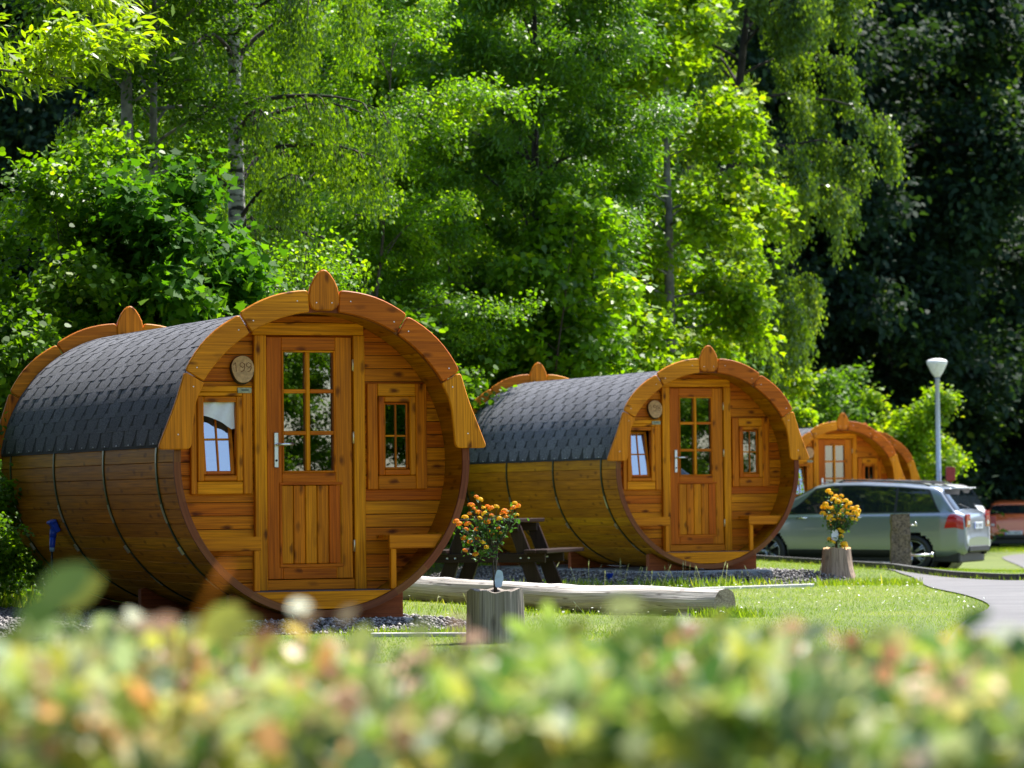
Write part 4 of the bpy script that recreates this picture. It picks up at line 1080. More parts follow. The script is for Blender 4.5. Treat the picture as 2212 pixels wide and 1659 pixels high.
# picnic table
def picnic():
    root = empty('picnic_table'); L = 1.55; H = .80
    for i in range(5):
        pass
    b = MB(220)
    for i in range(5): b.box(-.36+i*.146, -.36+i*.146+.138, -.05, 1.12, H-.04, H, M['dkwood'], 'y', .006)
    b.build('tabletop', root)
    for s_ in (-1, 1):
        b = MB(221+s_)
        for i in range(2): x = s_*(.50+i*.135); b.box(x-.064, x+.064, -.05, L, .425, .465, M['dkwood'], 'y', .006)
        b.build('seat', root)
    for y in (.12, .90):
        for s_ in (-1, 1):
            lg = MB(223); lg.prism([(s_*.20, H-.045), (s_*.34, H-.045), (s_*.64, 0), (s_*.46, 0)], y, y+.045, M['dkwood'], 'z', .004); lg.build('leg', root)
        cb = MB(224); cb.box(-.64, .64, y-.046, y-.002, .325, .42, M['dkwood'], 'x', .004)
        for s_ in (-1, 1):
            for dx in (.37, .46): cb.lathe([(.011, 0), (.011, .008), (.006, .011)], M['screw'], 8, (s_*dx, y-.048-.008, .375), axis='y')
        cb.box(-.34, .34, y-.046, y-.002, H-.135, H-.045, M['dkwood'], 'x', .004)
        cb.build('crossbar', root)
    return root
tag(on_ground(picnic(), -.30, 40.2, 0, -.27), 'dark brown picnic table on the grass between the two nearest cabins', 'table')

# stone post with bar
sp_ = empty('stone_post'); b = MB(230); rgp = random.Random(3)
ring = [(-.14, -.10), (-.05, -.115), (.06, -.11), (.145, -.10), (.15, 0), (.14, .10), (0, .11), (-.14, .10)]; K = 9; vs = []
for k in range(K):
    for (x, y) in ring: vs.append((x*(1-.015*k)+rgp.uniform(-.008, .008), y+rgp.uniform(-.01, .01), .78*k/(K-1)-(.05 if k == 0 else 0)+(rgp.uniform(-.012, .012) if k == K-1 else 0)))
n = len(ring); fs = [(k*n+j, k*n+(j+1) % n, (k+1)*n+(j+1) % n, (k+1)*n+j) for k in range(K-1) for j in range(n)]+[tuple((K-1)*n+j for j in range(n))]
b.add(vs, fs, M['stone']); b.build('post_body', sp_)
b = MB(231); b.tube([(.13, -.03, .19), (.30, -.03, .195), (.44, -.03, .20)], .017, M['metal'], 10); b.tube([(.43, -.03, .20), (.46, -.03, .20)], .032, M['metal'], 10); b.build('metal_bar', sp_)
b = MB(232); b.tube([(.14, -.03, .615), (.20, -.03, .615)], .012, M['metal'], 8); b.tube([(.20, -.03, .615), (.215, -.03, .66), (.23, -.03, .60)], .014, M['metal'], 8); b.build('tap', sp_)
tag(on_ground(sp_, 5.42, 52.0), 'rough brown stone post with a short metal bar in front of the grey car', 'post')

# lamp post and red box
lp = empty('lamp_post'); b = MB(240); b.lathe([(.085, -.1), (.085, .9), (.06, .92), (.052, 3.98), (.06, 4.0)], plain('galvanised_grey', (.40, .44, .50), .4, .6), 16); b.build('pole', lp)
b = MB(241); b.lathe([(.06, 4.02), (.080, 4.05), (.13, 4.12), (.215, 4.30), (.228, 4.33), (.228, 4.345)], plain('white_lamp_glass', (.72, .74, .72), .35), 32); b.build('lamp_shade', lp)
b = MB(242); b.lathe([(.232, 4.345), (.234, 4.37), (.19, 4.405), (.10, 4.43), (.02, 4.436)], plain('white_lamp_cap', (.82, .82, .80), .4), 32); b.build('lamp_cap', lp)
tag(on_ground(lp, 9.42, 82.0, .12), 'tall grey lamp post with a white cone shaped lamp head', 'street lamp')
rb = empty('red_box'); b = MB(243); b.box(-.10, .10, -.09, .09, 1.84, 2.14, plain('dull_red_paint', (.28, .02, .022), .5), 'z', .012); b.build('box_body', rb)
b = MB(244); b.tube([(0, 0, -.1), (0, 0, 1.84)], .03, M['metal'], 10); b.build('pole', rb)
b = MB(245); b.box(-.105, .105, -.095, .095, 2.141, 2.155, plain('dark_red_lid', (.16, .02, .02), .5), 'x', .004); b.build('lid', rb)
tag(on_ground(rb, 9.66, 81.8), 'small dull red box on a post right of the lamp post', 'box')
# bucket
bk_ = MB(246); bk_.lathe([(.028, 0), (.040, .088), (.043, .09), (.040, .09), (.036, .08), (.026, .006)], M['blue'], 20)
o = bk_.build('blue_cup'); o.location = (1.09, 42.2, g(1.09, 42.2)+.075); tag(o, 'small blue plastic cup on the gravel left of the middle cabin pad', 'cup')

# gravel beds, edging
def stones(name, pts, zs, r, mat, seed):
    rg = np.random.default_rng(seed); n = len(pts)
    base = np.array([(1, 0, 0), (-1, 0, 0), (0, 1, 0), (0, -1, 0), (0, 0, 1), (0, 0, -1)], float)
    Fb = np.array([(0, 2, 4), (2, 1, 4), (1, 3, 4), (3, 0, 4), (2, 0, 5), (1, 2, 5), (3, 1, 5), (0, 3, 5)])
    V = base[None]*rg.uniform(.5, 1.3, (n, 6, 1))*np.array([1, 1, .6])*r*rg.uniform(.5, 1.4, (n, 1, 1))
    A = rg.uniform(0, 6.28, n); c, s_ = np.cos(A), np.sin(A)
    V = np.stack([V[..., 0]*c[:, None]-V[..., 1]*s_[:, None], V[..., 0]*s_[:, None]+V[..., 1]*c[:, None], V[..., 2]+rg.normal(0, r*.2, (n, 6))], -1)
    V += np.stack([pts[:, 0], pts[:, 1], zs], 1)[:, None]
    Fc = (Fb[None]+np.arange(n)[:, None, None]*6).reshape(-1, 3)
    me = bpy.data.meshes.new(name); me.vertices.add(n*6); me.vertices.foreach_set('co', V.astype(np.float32).ravel())
    me.loops.add(len(Fc)*3); me.loops.foreach_set('vertex_index', Fc.astype(np.int32).ravel())
    me.polygons.add(len(Fc)); me.polygons.foreach_set('loop_start', np.arange(len(Fc), dtype=np.int32)*3)
    a = me.attributes.new('lv', 'FLOAT', 'FACE'); a.data.foreach_set('value', np.repeat(rg.random(n), 8).astype(np.float32))
    me.materials.append(mat); me.update(calc_edges=True)
    o = bpy.data.objects.new(name, me); COL.objects.link(o); return o
def gravmat():
    m, ns, ls, p = newmat('grey_gravel'); a = N(ns, 'ShaderNodeAttribute', attribute_name='lv')
    r = ramp(ns, [(0, (.07, .066, .07)), (.6, (.20, .185, .18)), (1, (.38, .35, .33))]); ls.new(a.outputs['Fac'], r.inputs[0]); ls.new(r.outputs[0], p.inputs['Base Color'])
    p.inputs['Roughness'].default_value = .85; return m
M['gravel'] = gravmat()
def bed(Bk, seed, x0, x1, y0, y1, n, h):
    rg = np.random.default_rng(seed); X, Y, Z_, th = Bk
    lx = rg.uniform(x0, x1, n); ly = rg.uniform(y0, y1, n); keep = ~((lx > -.76) & (lx < .73) & (ly > -.1) & (ly < 5.05)); lx, ly = lx[keep], ly[keep]
    e = np.minimum(np.minimum(lx-x0, x1-lx), np.minimum(ly-y0, y1-ly)); hz = h*np.clip(e/.45, 0, 1)
    wx = X+math.cos(th)*lx-math.sin(th)*ly; wy = Y+math.sin(th)*lx+math.cos(th)*ly
    o = stones('gravel', np.stack([wx, wy], 1), gz(wx, wy)+hz*rg.uniform(.55, 1.0, len(hz)), .020, M['gravel'], seed); o['kind'] = 'stuff'
    b = MB(seed); vs = [(x, y) for x, y in ((x0+.1, y0+.1), (x1-.1, y0+.1), (x1-.1, y1-.1), (x0+.1, y1-.1))]
    return o
bed(B1, 401, -3.4, 1.3, -.75, 5.6, 38000, .09); bed(B2, 402, -1.6, 1.75, -.6, 5.4, 26000, .17); bed(B3, 403, -1.5, 1.4, -.4, 5.2, 5000, .05)
M['bedsoil'] = plain('dark_soil_under_gravel', (.05, .045, .042), .95, var=.4, scale=12)
for Bk, h, x0, x1, y0, y1 in ((B1, .065, -3.3, 1.2, -.65, 5.5), (B2, .13, -1.5, 1.6, -.5, 5.3), (B3, .03, -1.4, 1.3, -.3, 5.1)):
    X, Y, Z_, th = Bk; b = MB(9); nx, ny = 14, 24; vs = []
    for j in range(ny+1):
        for i in range(nx+1):
            lx, ly = x0+(x1-x0)*i/nx, y0+(y1-y0)*j/ny; e = min(i, nx-i, j, ny-j)
            wx = X+math.cos(th)*lx-math.sin(th)*ly; wy = Y+math.sin(th)*lx+math.cos(th)*ly
            vs.append((wx, wy, g(wx, wy)+(-.03 if e == 0 else min(h, h*e/3))))
    fs = [(j*(nx+1)+i, j*(nx+1)+i+1, (j+1)*(nx+1)+i+1, (j+1)*(nx+1)+i) for j in range(ny) for i in range(nx)]
    b.add(vs, fs, M['bedsoil'], smooth=True); tag(b.build('gravel_bed_soil'), kind='structure')
def edging(a, b_, label):
    a, b_ = Vector(a), Vector(b_); d = (b_-a); L = d.length; m = MB(8); m.box(0, L, -.035, .035, -.06, .03, M['palekerb'], 'x', .006)
    o = m.build('edging_strip'); z = max(g(*a), g(*b_)); o.location = (a.x, a.y, z); o.rotation_euler = (0, 0, math.atan2(d.y, d.x)); return tag(o, label, 'edging')
edging((1.95, 40.35), (3.35, 41.6), 'pale edging strip running from the middle cabin to the tan stump')
edging((-1.0, 25.9), (-.28, 25.75), 'pale edging strip in the grass left of the nearest stump')
ps = MB(250); ps.box(-.42, .42, -.28, .28, -.05, .035, M['concrete'], 'x', .01); o = ps.build('paving_slab'); o.location = (3.80, 43.15, g(3.8, 43.15)); o.rotation_euler = (0, 0, .2)
tag(o, 'grey paving slab under the tan stump planter', 'paving slab')

# ------------------------------------------------------------------ cars
def carpaint(name, col, metal=.6, rough=.32):
    m, ns, ls, p = newmat(name)
    tc = N(ns, 'ShaderNodeTexCoord'); n = N(ns, 'ShaderNodeTexNoise', _Scale=900, _Detail=1); ls.new(tc.outputs['Object'], n.inputs['Vector'])
    ls.new(mixc(ns, ls, n.outputs[0], tuple(c*.9 for c in col), tuple(min(1, c*1.1) for c in col)), p.inputs['Base Color'])
    p.inputs['Metallic'].default_value = metal; p.inputs['Roughness'].default_value = rough
    p.inputs['Coat Weight'].default_value = 1; p.inputs['Coat Roughness'].default_value = .03; return m
M['cglass'] = plain('tinted_car_glass', (.010, .014, .018), .03, spec=.9, var=0)
M['lampred'] = plain('red_tail_lamp', (.42, .008, .012), .15, coat=1)
M['lampwhite'] = plain('clear_lamp', (.75, .72, .74), .2, coat=1)
M['cplate'] = plain('number_plate', (.72, .74, .78), .4, var=.03)
M['plink'] = plain('plate_print', (.05, .05, .06), .5)
M['trimb'] = plain('black_plastic', (.02, .02, .022), .55)
M['chrome'] = plain('chrome', (.8, .8, .8), .12, 1, 0)
M['alloy'] = plain('alloy_wheel', (.30, .31, .33), .3, .9, .05)
def car(seed, paint, L, H, W, wb, zt, zb, wf, belt, glass_x, rearwin, wscr, roofw=.61, rails=True, plate_z=.77, lamp=(.74, .95), spoiler=True, plate_mat=None, wheel_r=.305):
    root = empty('parked_car')
    f = lambda tab, x: float(np.interp(x, [p[0] for p in tab], [p[1] for p in tab]))
    def ctrl(x):
        t, b_, w_, bl = f(zt, x), f(zb, x), f(wf, x), f(belt, x)
        zs = min(bl, t-.045); 
        yg = lambda z: w_*.935+(roofw-w_*.935)*max(0, (z-bl)/(H-.05-bl))
        y7 = yg(t-.06) if t > bl+.05 else w_*.86
        z7 = t-.06 if t > bl+.05 else t-.02
        y5 = w_*.935
        return [(0, b_), (w_*.82, b_), (w_*.965, b_+.09), (w_*1.0, (b_+zs)/2), (w_*.992, zs-.06), (y5, zs), ((y5+y7)/2+.006, (zs+z7)/2), (y7, z7), (y7*.84, t-.014), (y7*.42, t), (0, t+.004)]
    def ring(x, us):
        c = np.array(ctrl(x)); out = []
        for u in us:
            i = int(min(max(u, 0), 9.9999)); v = u-i
            p0, p1, p2, p3 = c[max(i-1, 0)], c[i], c[i+1], c[min(i+2, 10)]
            m1, m2 = (p2-p0)*.5, (p3-p1)*.5
            m1 *= min(1, np.linalg.norm(p2-p1)/(np.linalg.norm(m1)+1e-9)); m2 *= min(1, np.linalg.norm(p2-p1)/(np.linalg.norm(m2)+1e-9))
            out.append((2*v**3-3*v*v+1)*p1+(v**3-2*v*v+v)*m1+(-2*v**3+3*v*v)*p2+(v**3-v*v)*m2)
        return np.array(out)
    us = np.linspace(0, 10, 61); xr, xf = zt[0][0], zt[-1][0]
    xs_ = sorted(set(list(np.linspace(xr, xf, 150))+list(np.linspace(xr, xr+.12, 14))))
    xw = (-wb/2-.02, wb/2-.02)
    b = MB(seed); nu = len(us); V = []
    for x in xs_:
        r = ring(x, us)
        for y, z in r: V.append((x, y, z))
        for y, z in r: V.append((x, -y, z))
    Fc = []
    for i in range(len(xs_)-1):
        for j in range(nu-1):
            for sd_ in (0, 1):
                o = i*2*nu+sd_*nu; q = (o+j, o+j+1, o+2*nu+j+1, o+2*nu+j)
                mx = sum(V[k][0] for k in q)/4; mz = sum(V[k][2] for k in q)/4; my = abs(sum(V[k][1] for k in q)/4)
                if my > .45 and any((mx-w_)**2+(mz-wheel_r)**2 < (wheel_r+.045)**2 for w_ in xw): continue
                if us[j] < 1: continue
                Fc.append(q if sd_ else q[::-1])
    for i, x in ((0, xr), (len(xs_)-1, xf)):
        o = i*2*nu; loop = [o+j for j in range(nu)]+[o+nu+j for j in range(nu-1, -1, -1)]
        Fc.append(tuple(loop if i == 0 else loop[::-1]))
    b.add(V, Fc, paint, smooth=True); body = b.build('body', root)
    for p_ in body.data.polygons:
        if len(p_.vertices) > 4: p_.use_smooth = False
    b = MB(seed+1); b.box(xr+.12, xf-.12, -W/2*.86, W/2*.86, .17, .34, M['trimb'], 'x', .02); b.build('underbody', root)
    def patch(name, xb0, xt0, xb1, xt1, u0, u1, mat, side, off=.006, par=None, nx=14, nv=8, both=False):
        m = MB(seed+2)
        for sd_ in ((1, -1) if both else (side,)):
            vs = []; fs = []
            for j in range(nv+1):
                u = u0+(u1-u0)*j/nv; t = j/nv
                for i in range(nx+1):
                    x = (xb0+(xt0-xb0)*t)+((xb1+(xt1-xb1)*t)-(xb0+(xt0-xb0)*t))*i/nx
                    p = ring(x, [u])[0]; pu = ring(x, [min(10, u+.05)])[0]; pl_ = ring(x, [max(0, u-.05)])[0]; px_ = ring(x+.01, [u])[0]; pm = ring(x-.01, [u])[0]
                    tu = np.array([0, pu[0]-pl_[0], pu[1]-pl_[1]]); tx = np.array([.02, px_[0]-pm[0], px_[1]-pm[1]]); nn_ = np.cross(tx, tu); nn_ /= (np.linalg.norm(nn_)+1e-9)
                    if nn_[1] < -1e-4 or nn_[2] < -.2: nn_ = -nn_
                    vs.append((x+nn_[0]*off, (p[0]+nn_[1]*off)*sd_, p[1]+nn_[2]*off))
            for j in range(nv):
                for i in range(nx):
                    a = j*(nx+1)+i; q = (a, a+1, a+nx+2, a+nx+1); fs.append(q if sd_ > 0 else q[::-1])
            m.add(vs, fs, mat, smooth=True)
        return m.build(name, par or root)
    for sd_ in (1, -1):
        patch('window_trim', glass_x[0][0]-.03, glass_x[0][1]-.03, glass_x[-1][2]+.03, glass_x[-1][3]+.03, 5.05, 6.97, M['trimb'], sd_, .003)
        for (a, a2, c, c2) in glass_x: patch('side_window', a, a2, c, c2, 5.16, 6.86, M['cglass'], sd_, .007)
        patch('tail_lamp', xr+.06, xr+.075, xr+.36, xr+.27, 3.35, 4.35, M['lampred'], sd_, .008)
        for xx in (glass_x[0][2]+.025, glass_x[-1][0]-.025): patch('door_seam', xx-.004, xx-.004, xx+.004, xx+.004, 2.3, 5.0, M['trimb'], sd_, .003, nx=1)
        for xx in (-.30, .62):
            h = MB(seed+3); p = ring(xx, [4.05])[0]; h.tube([(xx-.09, sd_*(p[0]+.018), p[1]), (xx+.09, sd_*(p[0]+.018), p[1])], .013, M['chrome'] if rails else paint, 8); h.build('door_handle', root)
        mr = MB(seed+4); p = ring(glass_x[-1][2]-.05, [5.2])[0]; mr.box(glass_x[-1][2]-.10, glass_x[-1][2]+.06, sd_*(p[0]+.03), sd_*(p[0]+.20), p[1]-.02, p[1]+.11, M['trimb'], 'x', .03); mr.build('wing_mirror', root)
        if rails:
            r_ = MB(seed+5); pts = []
            for k in range(15): x = -1.45+k*(1.55/14*1.0); p = ring(x, [7.9])[0]; pts.append((x, sd_*(p[0]), p[1]+(.035 if 0 < k < 14 else .0)))
            r_.tube(pts, .013, M['trimb'], 6); r_.build('roof_rail', root)
        patch('sill_trim', xw[0]+wheel_r+.05, xw[0]+wheel_r+.05, xw[1]-wheel_r-.05, xw[1]-wheel_r-.05, 1.2, 2.2, M['trimb'], sd_, .004)
    patch('windscreen', wscr[0], wscr[0], wscr[1], wscr[1], 7.25, 10, M['cglass'], 1, .006, both=True)
    patch('rear_window', rearwin[0], rearwin[0], rearwin[1], rearwin[1], 7.35, 10, M['cglass'], 1, .007, both=True)
    xp = xr+.015
    def tg(z):                                       # x of the tailgate surface at height z
        for x in np.linspace(xr, xr+.6, 200):
            if f(zt, x) > z+.03: return x
        return xr
    for sd_ in (1, -1):
        l_ = MB(seed+6); x = tg(sum(lamp)/2)-.012; l_.box(x-.004, x+.03, sd_*.50, sd_*.735, lamp[0], lamp[1], M['lampred'], 'y', .012)
        l_.box(x-.010, x, sd_*.55, sd_*.66, lamp[0]+.045, lamp[0]+.105, M['lampwhite'], 'y', .004)
        l_.build('rear_lamp', root)
    x = tg(plate_z)-.02; p_ = MB(seed+7); p_.box(x, x+.015, -.26, .26, plate_z-.055, plate_z+.055, plate_mat or M['cplate'], 'y', .004)
    p_.box(x-.002, x, .225, .26, plate_z-.054, plate_z+.054, M['blue'], 'y', 0)
    for k, yy in enumerate((.18, .135, .09, .0, -.045, -.09, -.135, -.18)):
        p_.box(x-.0015, x, yy-.009, yy+.009, plate_z-.03, plate_z+.03, M['plink'], 'z', 0)
    p_.build('number_plate', root)
    bd = MB(seed+8); bd.lathe([(.035, 0), (.03, .012)], M['chrome'], 14, (tg(lamp[1])-.016, 0, lamp[1]-.03), axis='x'); bd.build('badge', root)
    bp = MB(seed+9); bp.box(xr-.012, xr+.10, -.62, .62, f(zb, xr)-.02, f(zb, xr)+.09, M['trimb'], 'y', .02); bp.build('bumper_trim', root)
    if spoiler:
        s_ = MB(seed+10); xz = rearwin[1]; z_ = f(zt, xz); s_.prism([(-.50, 0), (.50, 0), (.46, .022), (-.46, .022)], 0, .13, paint, 'x', .008, rot=Matrix.Translation((xz+.03, 0, z_+.012)) @ Matrix.Rotation(PI/2, 4, 'Z')); s_.build('spoiler', root)
    wp = MB(seed+11); xa = rearwin[0]; wp.tube([(xa-.03, 0, f(zt, xa)+.01), (xa+.02, .18, f(zt, xa+.02)+.02), (xa+.04, .34, f(zt, xa+.04)+.02)], .01, M['trimb'], 6); wp.build('wiper', root)
    for xx in xw:
        for sd_ in (1, -1):
            wl_ = MB(seed+12); R_ = wheel_r; y0 = sd_*(W/2-.20); y1 = sd_*(W/2-.02)
            prof = [(.19, y0), (R_-.03, y0), (R_, y0+sd_*.03), (R_, y1-sd_*.03), (R_-.025, y1), (.215, y1), (.20, y1-sd_*.02), (.19, y0+sd_*.06)]
            wl_.lathe(prof, M['black'], 36, (xx, 0, R_), axis='y')
            w_ = wl_.build('wheel', root)
            rm = MB(seed+13); yq = y1-sd_*.015
            for k in range(5):
                a = 2*PI*k/5; 
                for da in (-.12, .12):
                    rm.tube([(xx+.03*math.cos(a), yq, R_+.03*math.sin(a)), (xx+.205*math.cos(a+da), yq+sd_*.004, R_+.205*math.sin(a+da))], [.022, .014], M['alloy'], 6)
            rm.lathe([(.05, yq-.012), (.05, yq+.012)], M['alloy'], 14, (xx, 0, R_), axis='y')
            th_ = [(xx+.205*math.cos(2*PI*k/32), yq, R_+.205*math.sin(2*PI*k/32)) for k in range(33)]; rm.tube(th_, .013, M['alloy'], 6, caps=False)
            rm.build('rim', w_)
            hs = MB(seed+14); hs.lathe([(R_+.04, sd_*.42), (R_+.04, sd_*(W/2-.055)), (R_+.036, sd_*(W/2-.055)), (R_+.036, sd_*.43), (.01, sd_*.43)], M['trimb'], 30, (xx, 0, R_), axis='y'); hs.build('wheel_arch', root)
    return root
est = car(500, carpaint('grey_blue_metallic', (.24, .275, .32), .55, .3), 4.26, 1.465, 1.73, 2.47,
  zt=[(-2.13, .58), (-2.115, .62), (-2.10, .88), (-2.07, .965), (-2.02, .99), (-1.93, 1.03), (-1.66, 1.37), (-1.55, 1.405), (-1.0, 1.445), (-.3, 1.465), (.15, 1.455), (.45, 1.40), (1.12, 1.04), (1.25, .99), (1.7, .90), (1.95, .80), (2.08, .68), (2.13, .52)],
  zb=[(-2.13, .36), (-2.05, .30), (-1.8, .24), (1.8, .20), (2.05, .24), (2.13, .34)],
  wf=[(-2.13, .66), (-2.09, .74), (-1.98, .80), (-1.7, .845), (-1.2, .862), (1.3, .865), (1.7, .84), (1.95, .77), (2.08, .66), (2.13, .55)],
  belt=[(-2.13, .99), (-1.5, .965), (1.1, .90), (2.13, .8)],
  glass_x=[(-1.66, -1.44, -.96, -.96), (-.92, -.92, .0, .0), (.05, .05, 1.02, .42)], rearwin=(-1.925, -1.68), wscr=(.50, 1.10))
# rear window and windscreen patches run along x: bottom edge to top edge
CARG = 'cars parked along the road'
def park(o, x, y, head, lab, pitch_=0, roll_=0, dz=0):
    o.location = (x, y, g(x, y)-.02+dz); o.rotation_euler = (roll_, pitch_, head); tag(o, lab, 'car', CARG)
park(est, 5.60, 61.2, math.radians(158), 'grey blue estate car parked between the middle and third cabins', -.022, 0, -.05)
van = car(530, carpaint('white_car_paint', (.80, .80, .80), 0, .35), 4.3, 1.58, 1.76, 2.55,
  zt=[(-2.13, .60), (-2.12, .66), (-2.10, .95), (-2.08, 1.05), (-1.98, 1.20), (-1.80, 1.49), (-1.68, 1.535), (-1.0, 1.57), (-.3, 1.58), (.15, 1.565), (.5, 1.49), (1.12, 1.14), (1.25, 1.08), (1.7, 1.0), (1.95, .88), (2.08, .72), (2.13, .55)],
  zb=[(-2.13, .36), (-2.05, .30), (-1.8, .24), (1.8, .22), (2.05, .26), (2.13, .36)],
  wf=[(-2.13, .70), (-2.09, .78), (-1.98, .84), (-1.7, .87), (-1.2, .88), (1.3, .88), (1.7, .85), (1.95, .78), (2.08, .68), (2.13, .58)],
  belt=[(-2.13, 1.06), (-1.5, 1.04), (1.1, .98), (2.13, .9)],
  glass_x=[(-1.80, -1.66, -.98, -.98), (-.94, -.94, .0, .0), (.05, .05, 1.02, .45)], rearwin=(-2.0, -1.82), wscr=(.55, 1.10), roofw=.66, lamp=(.85, 1.08))
van2_src = van
park(van, 6.3, 66.6, math.radians(158), 'white car, only its roof and rear corner showing behind the grey estate', -.02, 0, -.06)
vc = copy_tree(van); park(vc, 12.6, 31.5, math.radians(100), 'white car right of the road, mirrored in the middle cabin door')
hat = car(560, carpaint('orange_red_paint', (.62, .13, .025), .25, .35), 3.6, 1.46, 1.66, 2.37,
  zt=[(-1.8, .52), (-1.79, .58), (-1.775, .86), (-1.75, .93), (-1.66, 1.02), (-1.42, 1.33), (-1.30, 1.39), (-.8, 1.44), (-.2, 1.46), (.2, 1.44), (.5, 1.36), (1.05, 1.02), (1.2, .95), (1.5, .86), (1.7, .72), (1.8, .50)],
  zb=[(-1.8, .36), (-1.7, .28), (-1.5, .22), (1.5, .2), (1.8, .32)],
  wf=[(-1.8, .66), (-1.77, .74), (-1.68, .79), (-1.4, .82), (-1.0, .83), (1.1, .83), (1.4, .80), (1.7, .70), (1.8, .52)],
  belt=[(-1.8, .95), (-1.3, .93), (1.1, .88), (1.8, .8)],
  glass_x=[(-1.38, -1.24, -.62, -.58), (-.55, -.55, .0, .0), (.05, .05, .95, .45)], rearwin=(-1.64, -1.44), wscr=(.5, 1.0), roofw=.58, rails=False, lamp=(.66, 1.0), spoiler=False, plate_z=.50, wheel_r=.29)
park(hat, 14.80, 110.2, math.radians(84.5), 'orange red hatchback seen from behind at the right edge')

# ------------------------------------------------------------------ grass
LM['grass'] = leafmat('grass_blades', [(0, (.09, .17, .012)), (.5, (.19, .28, .018)), (.85, (.32, .36, .035)), (1, (.50, .46, .14))], .5, (1.5, 1.5, .45), .45)
LEAF['blade'] = [(0, .055), (.55, .04), (1, 0), (.55, -.04), (0, -.055)]
LEAF['blade3'] = [(0, .07), (1, 0), (0, -.07)]
def in_poly(x, y, poly):
    c = np.zeros(len(x), bool); n = len(poly)
    for i in range(n):
        x0, y0 = poly[i][0], poly[i][1]; x1, y1 = poly[i-1][0], poly[i-1][1]
        if y0 == y1: continue
        c ^= ((y0 > y) != (y1 > y)) & (x < (x1-x0)*(y-y0)/(y1-y0)+x0)
    return c
rpp = [(p[0], p[1]) for p in rp]
def not_bed(x, y):
    k = np.ones(len(x), bool)
    for Bk, x0, x1, y0, y1 in ((B1, -3.2, 1.1, -.65, 5.3), (B2, -1.45, 1.55, -.5, 5.3), (B3, -1.4, 1.3, -.3, 5.1)):
        X, Y, Z_, th = Bk; lx = math.cos(th)*(x-X)+math.sin(th)*(y-Y); ly = -math.sin(th)*(x-X)+math.cos(th)*(y-Y)
        k &= ~((lx > x0) & (lx < x1) & (ly > y0) & (ly < y1))
    return k
def turf(name, x, y, h, seed, lean=.5, mat='grass', tm='blade3', lvb=.4, lvs=.2, kind='stuff', fold=0):
    rg = np.random.default_rng(seed); n = len(x)
    D = np.array([0, 0, 1.0])+rg.normal(0, lean, (n, 3))*np.array([1, 1, .1]); Nn = rg.normal(size=(n, 3))*np.array([1, 1, .15])
    lo = np.sin(x*2.3+1)*np.sin(y*1.1)*.10+np.sin(x*.7-y*.5)*.08
    me = leaf_mesh(name, np.stack([x, y, gz(x, y)-.005], 1), D, Nn, h, tm, lvb+lo+rg.normal(0, lvs, n), LM[mat], fold)
    o = bpy.data.objects.new(name, me); COL.objects.link(o)
    if kind: o['kind'] = kind
    return o
rg = np.random.default_rng(77)
NG = nq(430000)
y = 21.5+(72-21.5)*rg.random(NG)**1.25; x = (rg.random(NG)*2-1)*(y*.152+.6)
k = not_bed(x, y) & ~in_poly(x, y, rpp) & ~((np.abs(x-3.8) < .4) & (np.abs(y-43.15) < .28)) & (x > -3.6-(y-21)*.02) ; x, y = x[k], y[k]
turf('grass', x, y, (.012+.0004*y)*rg.uniform(.6, 1.5, len(x)), 78, .55)
# far grass near the red car
n = nq(16000); x = rg.uniform(11.5, 18.5, n); y = rg.uniform(103, 116, n); k = ~in_poly(x, y, rpp); turf('grass', x[k], y[k], rg.uniform(.06, .14, k.sum()), 79)
# long rough grass: left bank, kerb, stumps, log and pad edges
def clump(n, cx, cy, sx, sy, h0, h1, seed, lvb=.45):
    r = np.random.default_rng(seed); x = cx+r.normal(0, sx, n); y = cy+r.normal(0, sy, n); k = not_bed(x, y) & ~in_poly(x, y, rpp); return x[k], y[k], r.uniform(h0, h1, k.sum())
parts = [clump(nq(5000), -4.6, 32.5, .45, 1.6, .08, .30, 1), clump(nq(1800), -4.1, 29.2, .3, 1.2, .05, .16, 2), clump(1500, 3.9, 42.5, .5, .22, .04, .11, 3), clump(1300, 4.5, 42.3, .4, .5, .03, .08, 4),
         clump(900, 1.72, 29.8, .14, .12, .04, .11, 5), clump(1500, 1.4, 41.75, .9, .15, .05, .16, 6), clump(2500, .2, 31.6, .8, .6, .03, .07, 8), clump(1800, .6, 25.6, .9, .5, .02, .055, 9), clump(900, -.6, 26.5, .35, .2, .03, .08, 10)]
t_ = np.linspace(0, 1, 3500); K_ = np.array([(p.x, p.y) for p in smooth_poly(kp, 6)]); ii = np.clip((t_*(len(K_)-1)).astype(int), 0, len(K_)-2)
q = K_[ii]+(K_[ii+1]-K_[ii])*rg.random((3500, 1))+rg.normal(0, .06, (3500, 2)); parts.append((q[:, 0], q[:, 1], rg.uniform(.03, .09, 3500)))
x = np.concatenate([p[0] for p in parts]); y = np.concatenate([p[1] for p in parts]); h = np.concatenate([p[2] for p in parts])
turf('long_grass', x, y, h, 80, .38, tm='blade', lvb=.42, lvs=.24)
# seed heads in front of the middle cabin pad
LM['straw'] = leafmat('pale_seed_heads', [(0, (.25, .28, .10)), (1, (.55, .55, .36))], .4, (1.2, 1.2, 1))
LEAF['stalk'] = [(0, .008), (.8, .006), (.86, .020), (1, 0), (.86, -.020), (.8, -.006), (0, -.008)]
r = np.random.default_rng(9); n = 46; x = r.normal(1.5, .75, n); y = r.normal(41.55, .2, n); turf('long_grass', x, y, r.uniform(.18, .36, n), 81, .3, 'straw', 'stalk')
n = 60; x = r.normal(-.5, .6, n); y = r.normal(29.5, 1.5, n); turf('long_grass', x, y, r.uniform(.12, .22, n), 82, .45, 'straw', 'stalk')
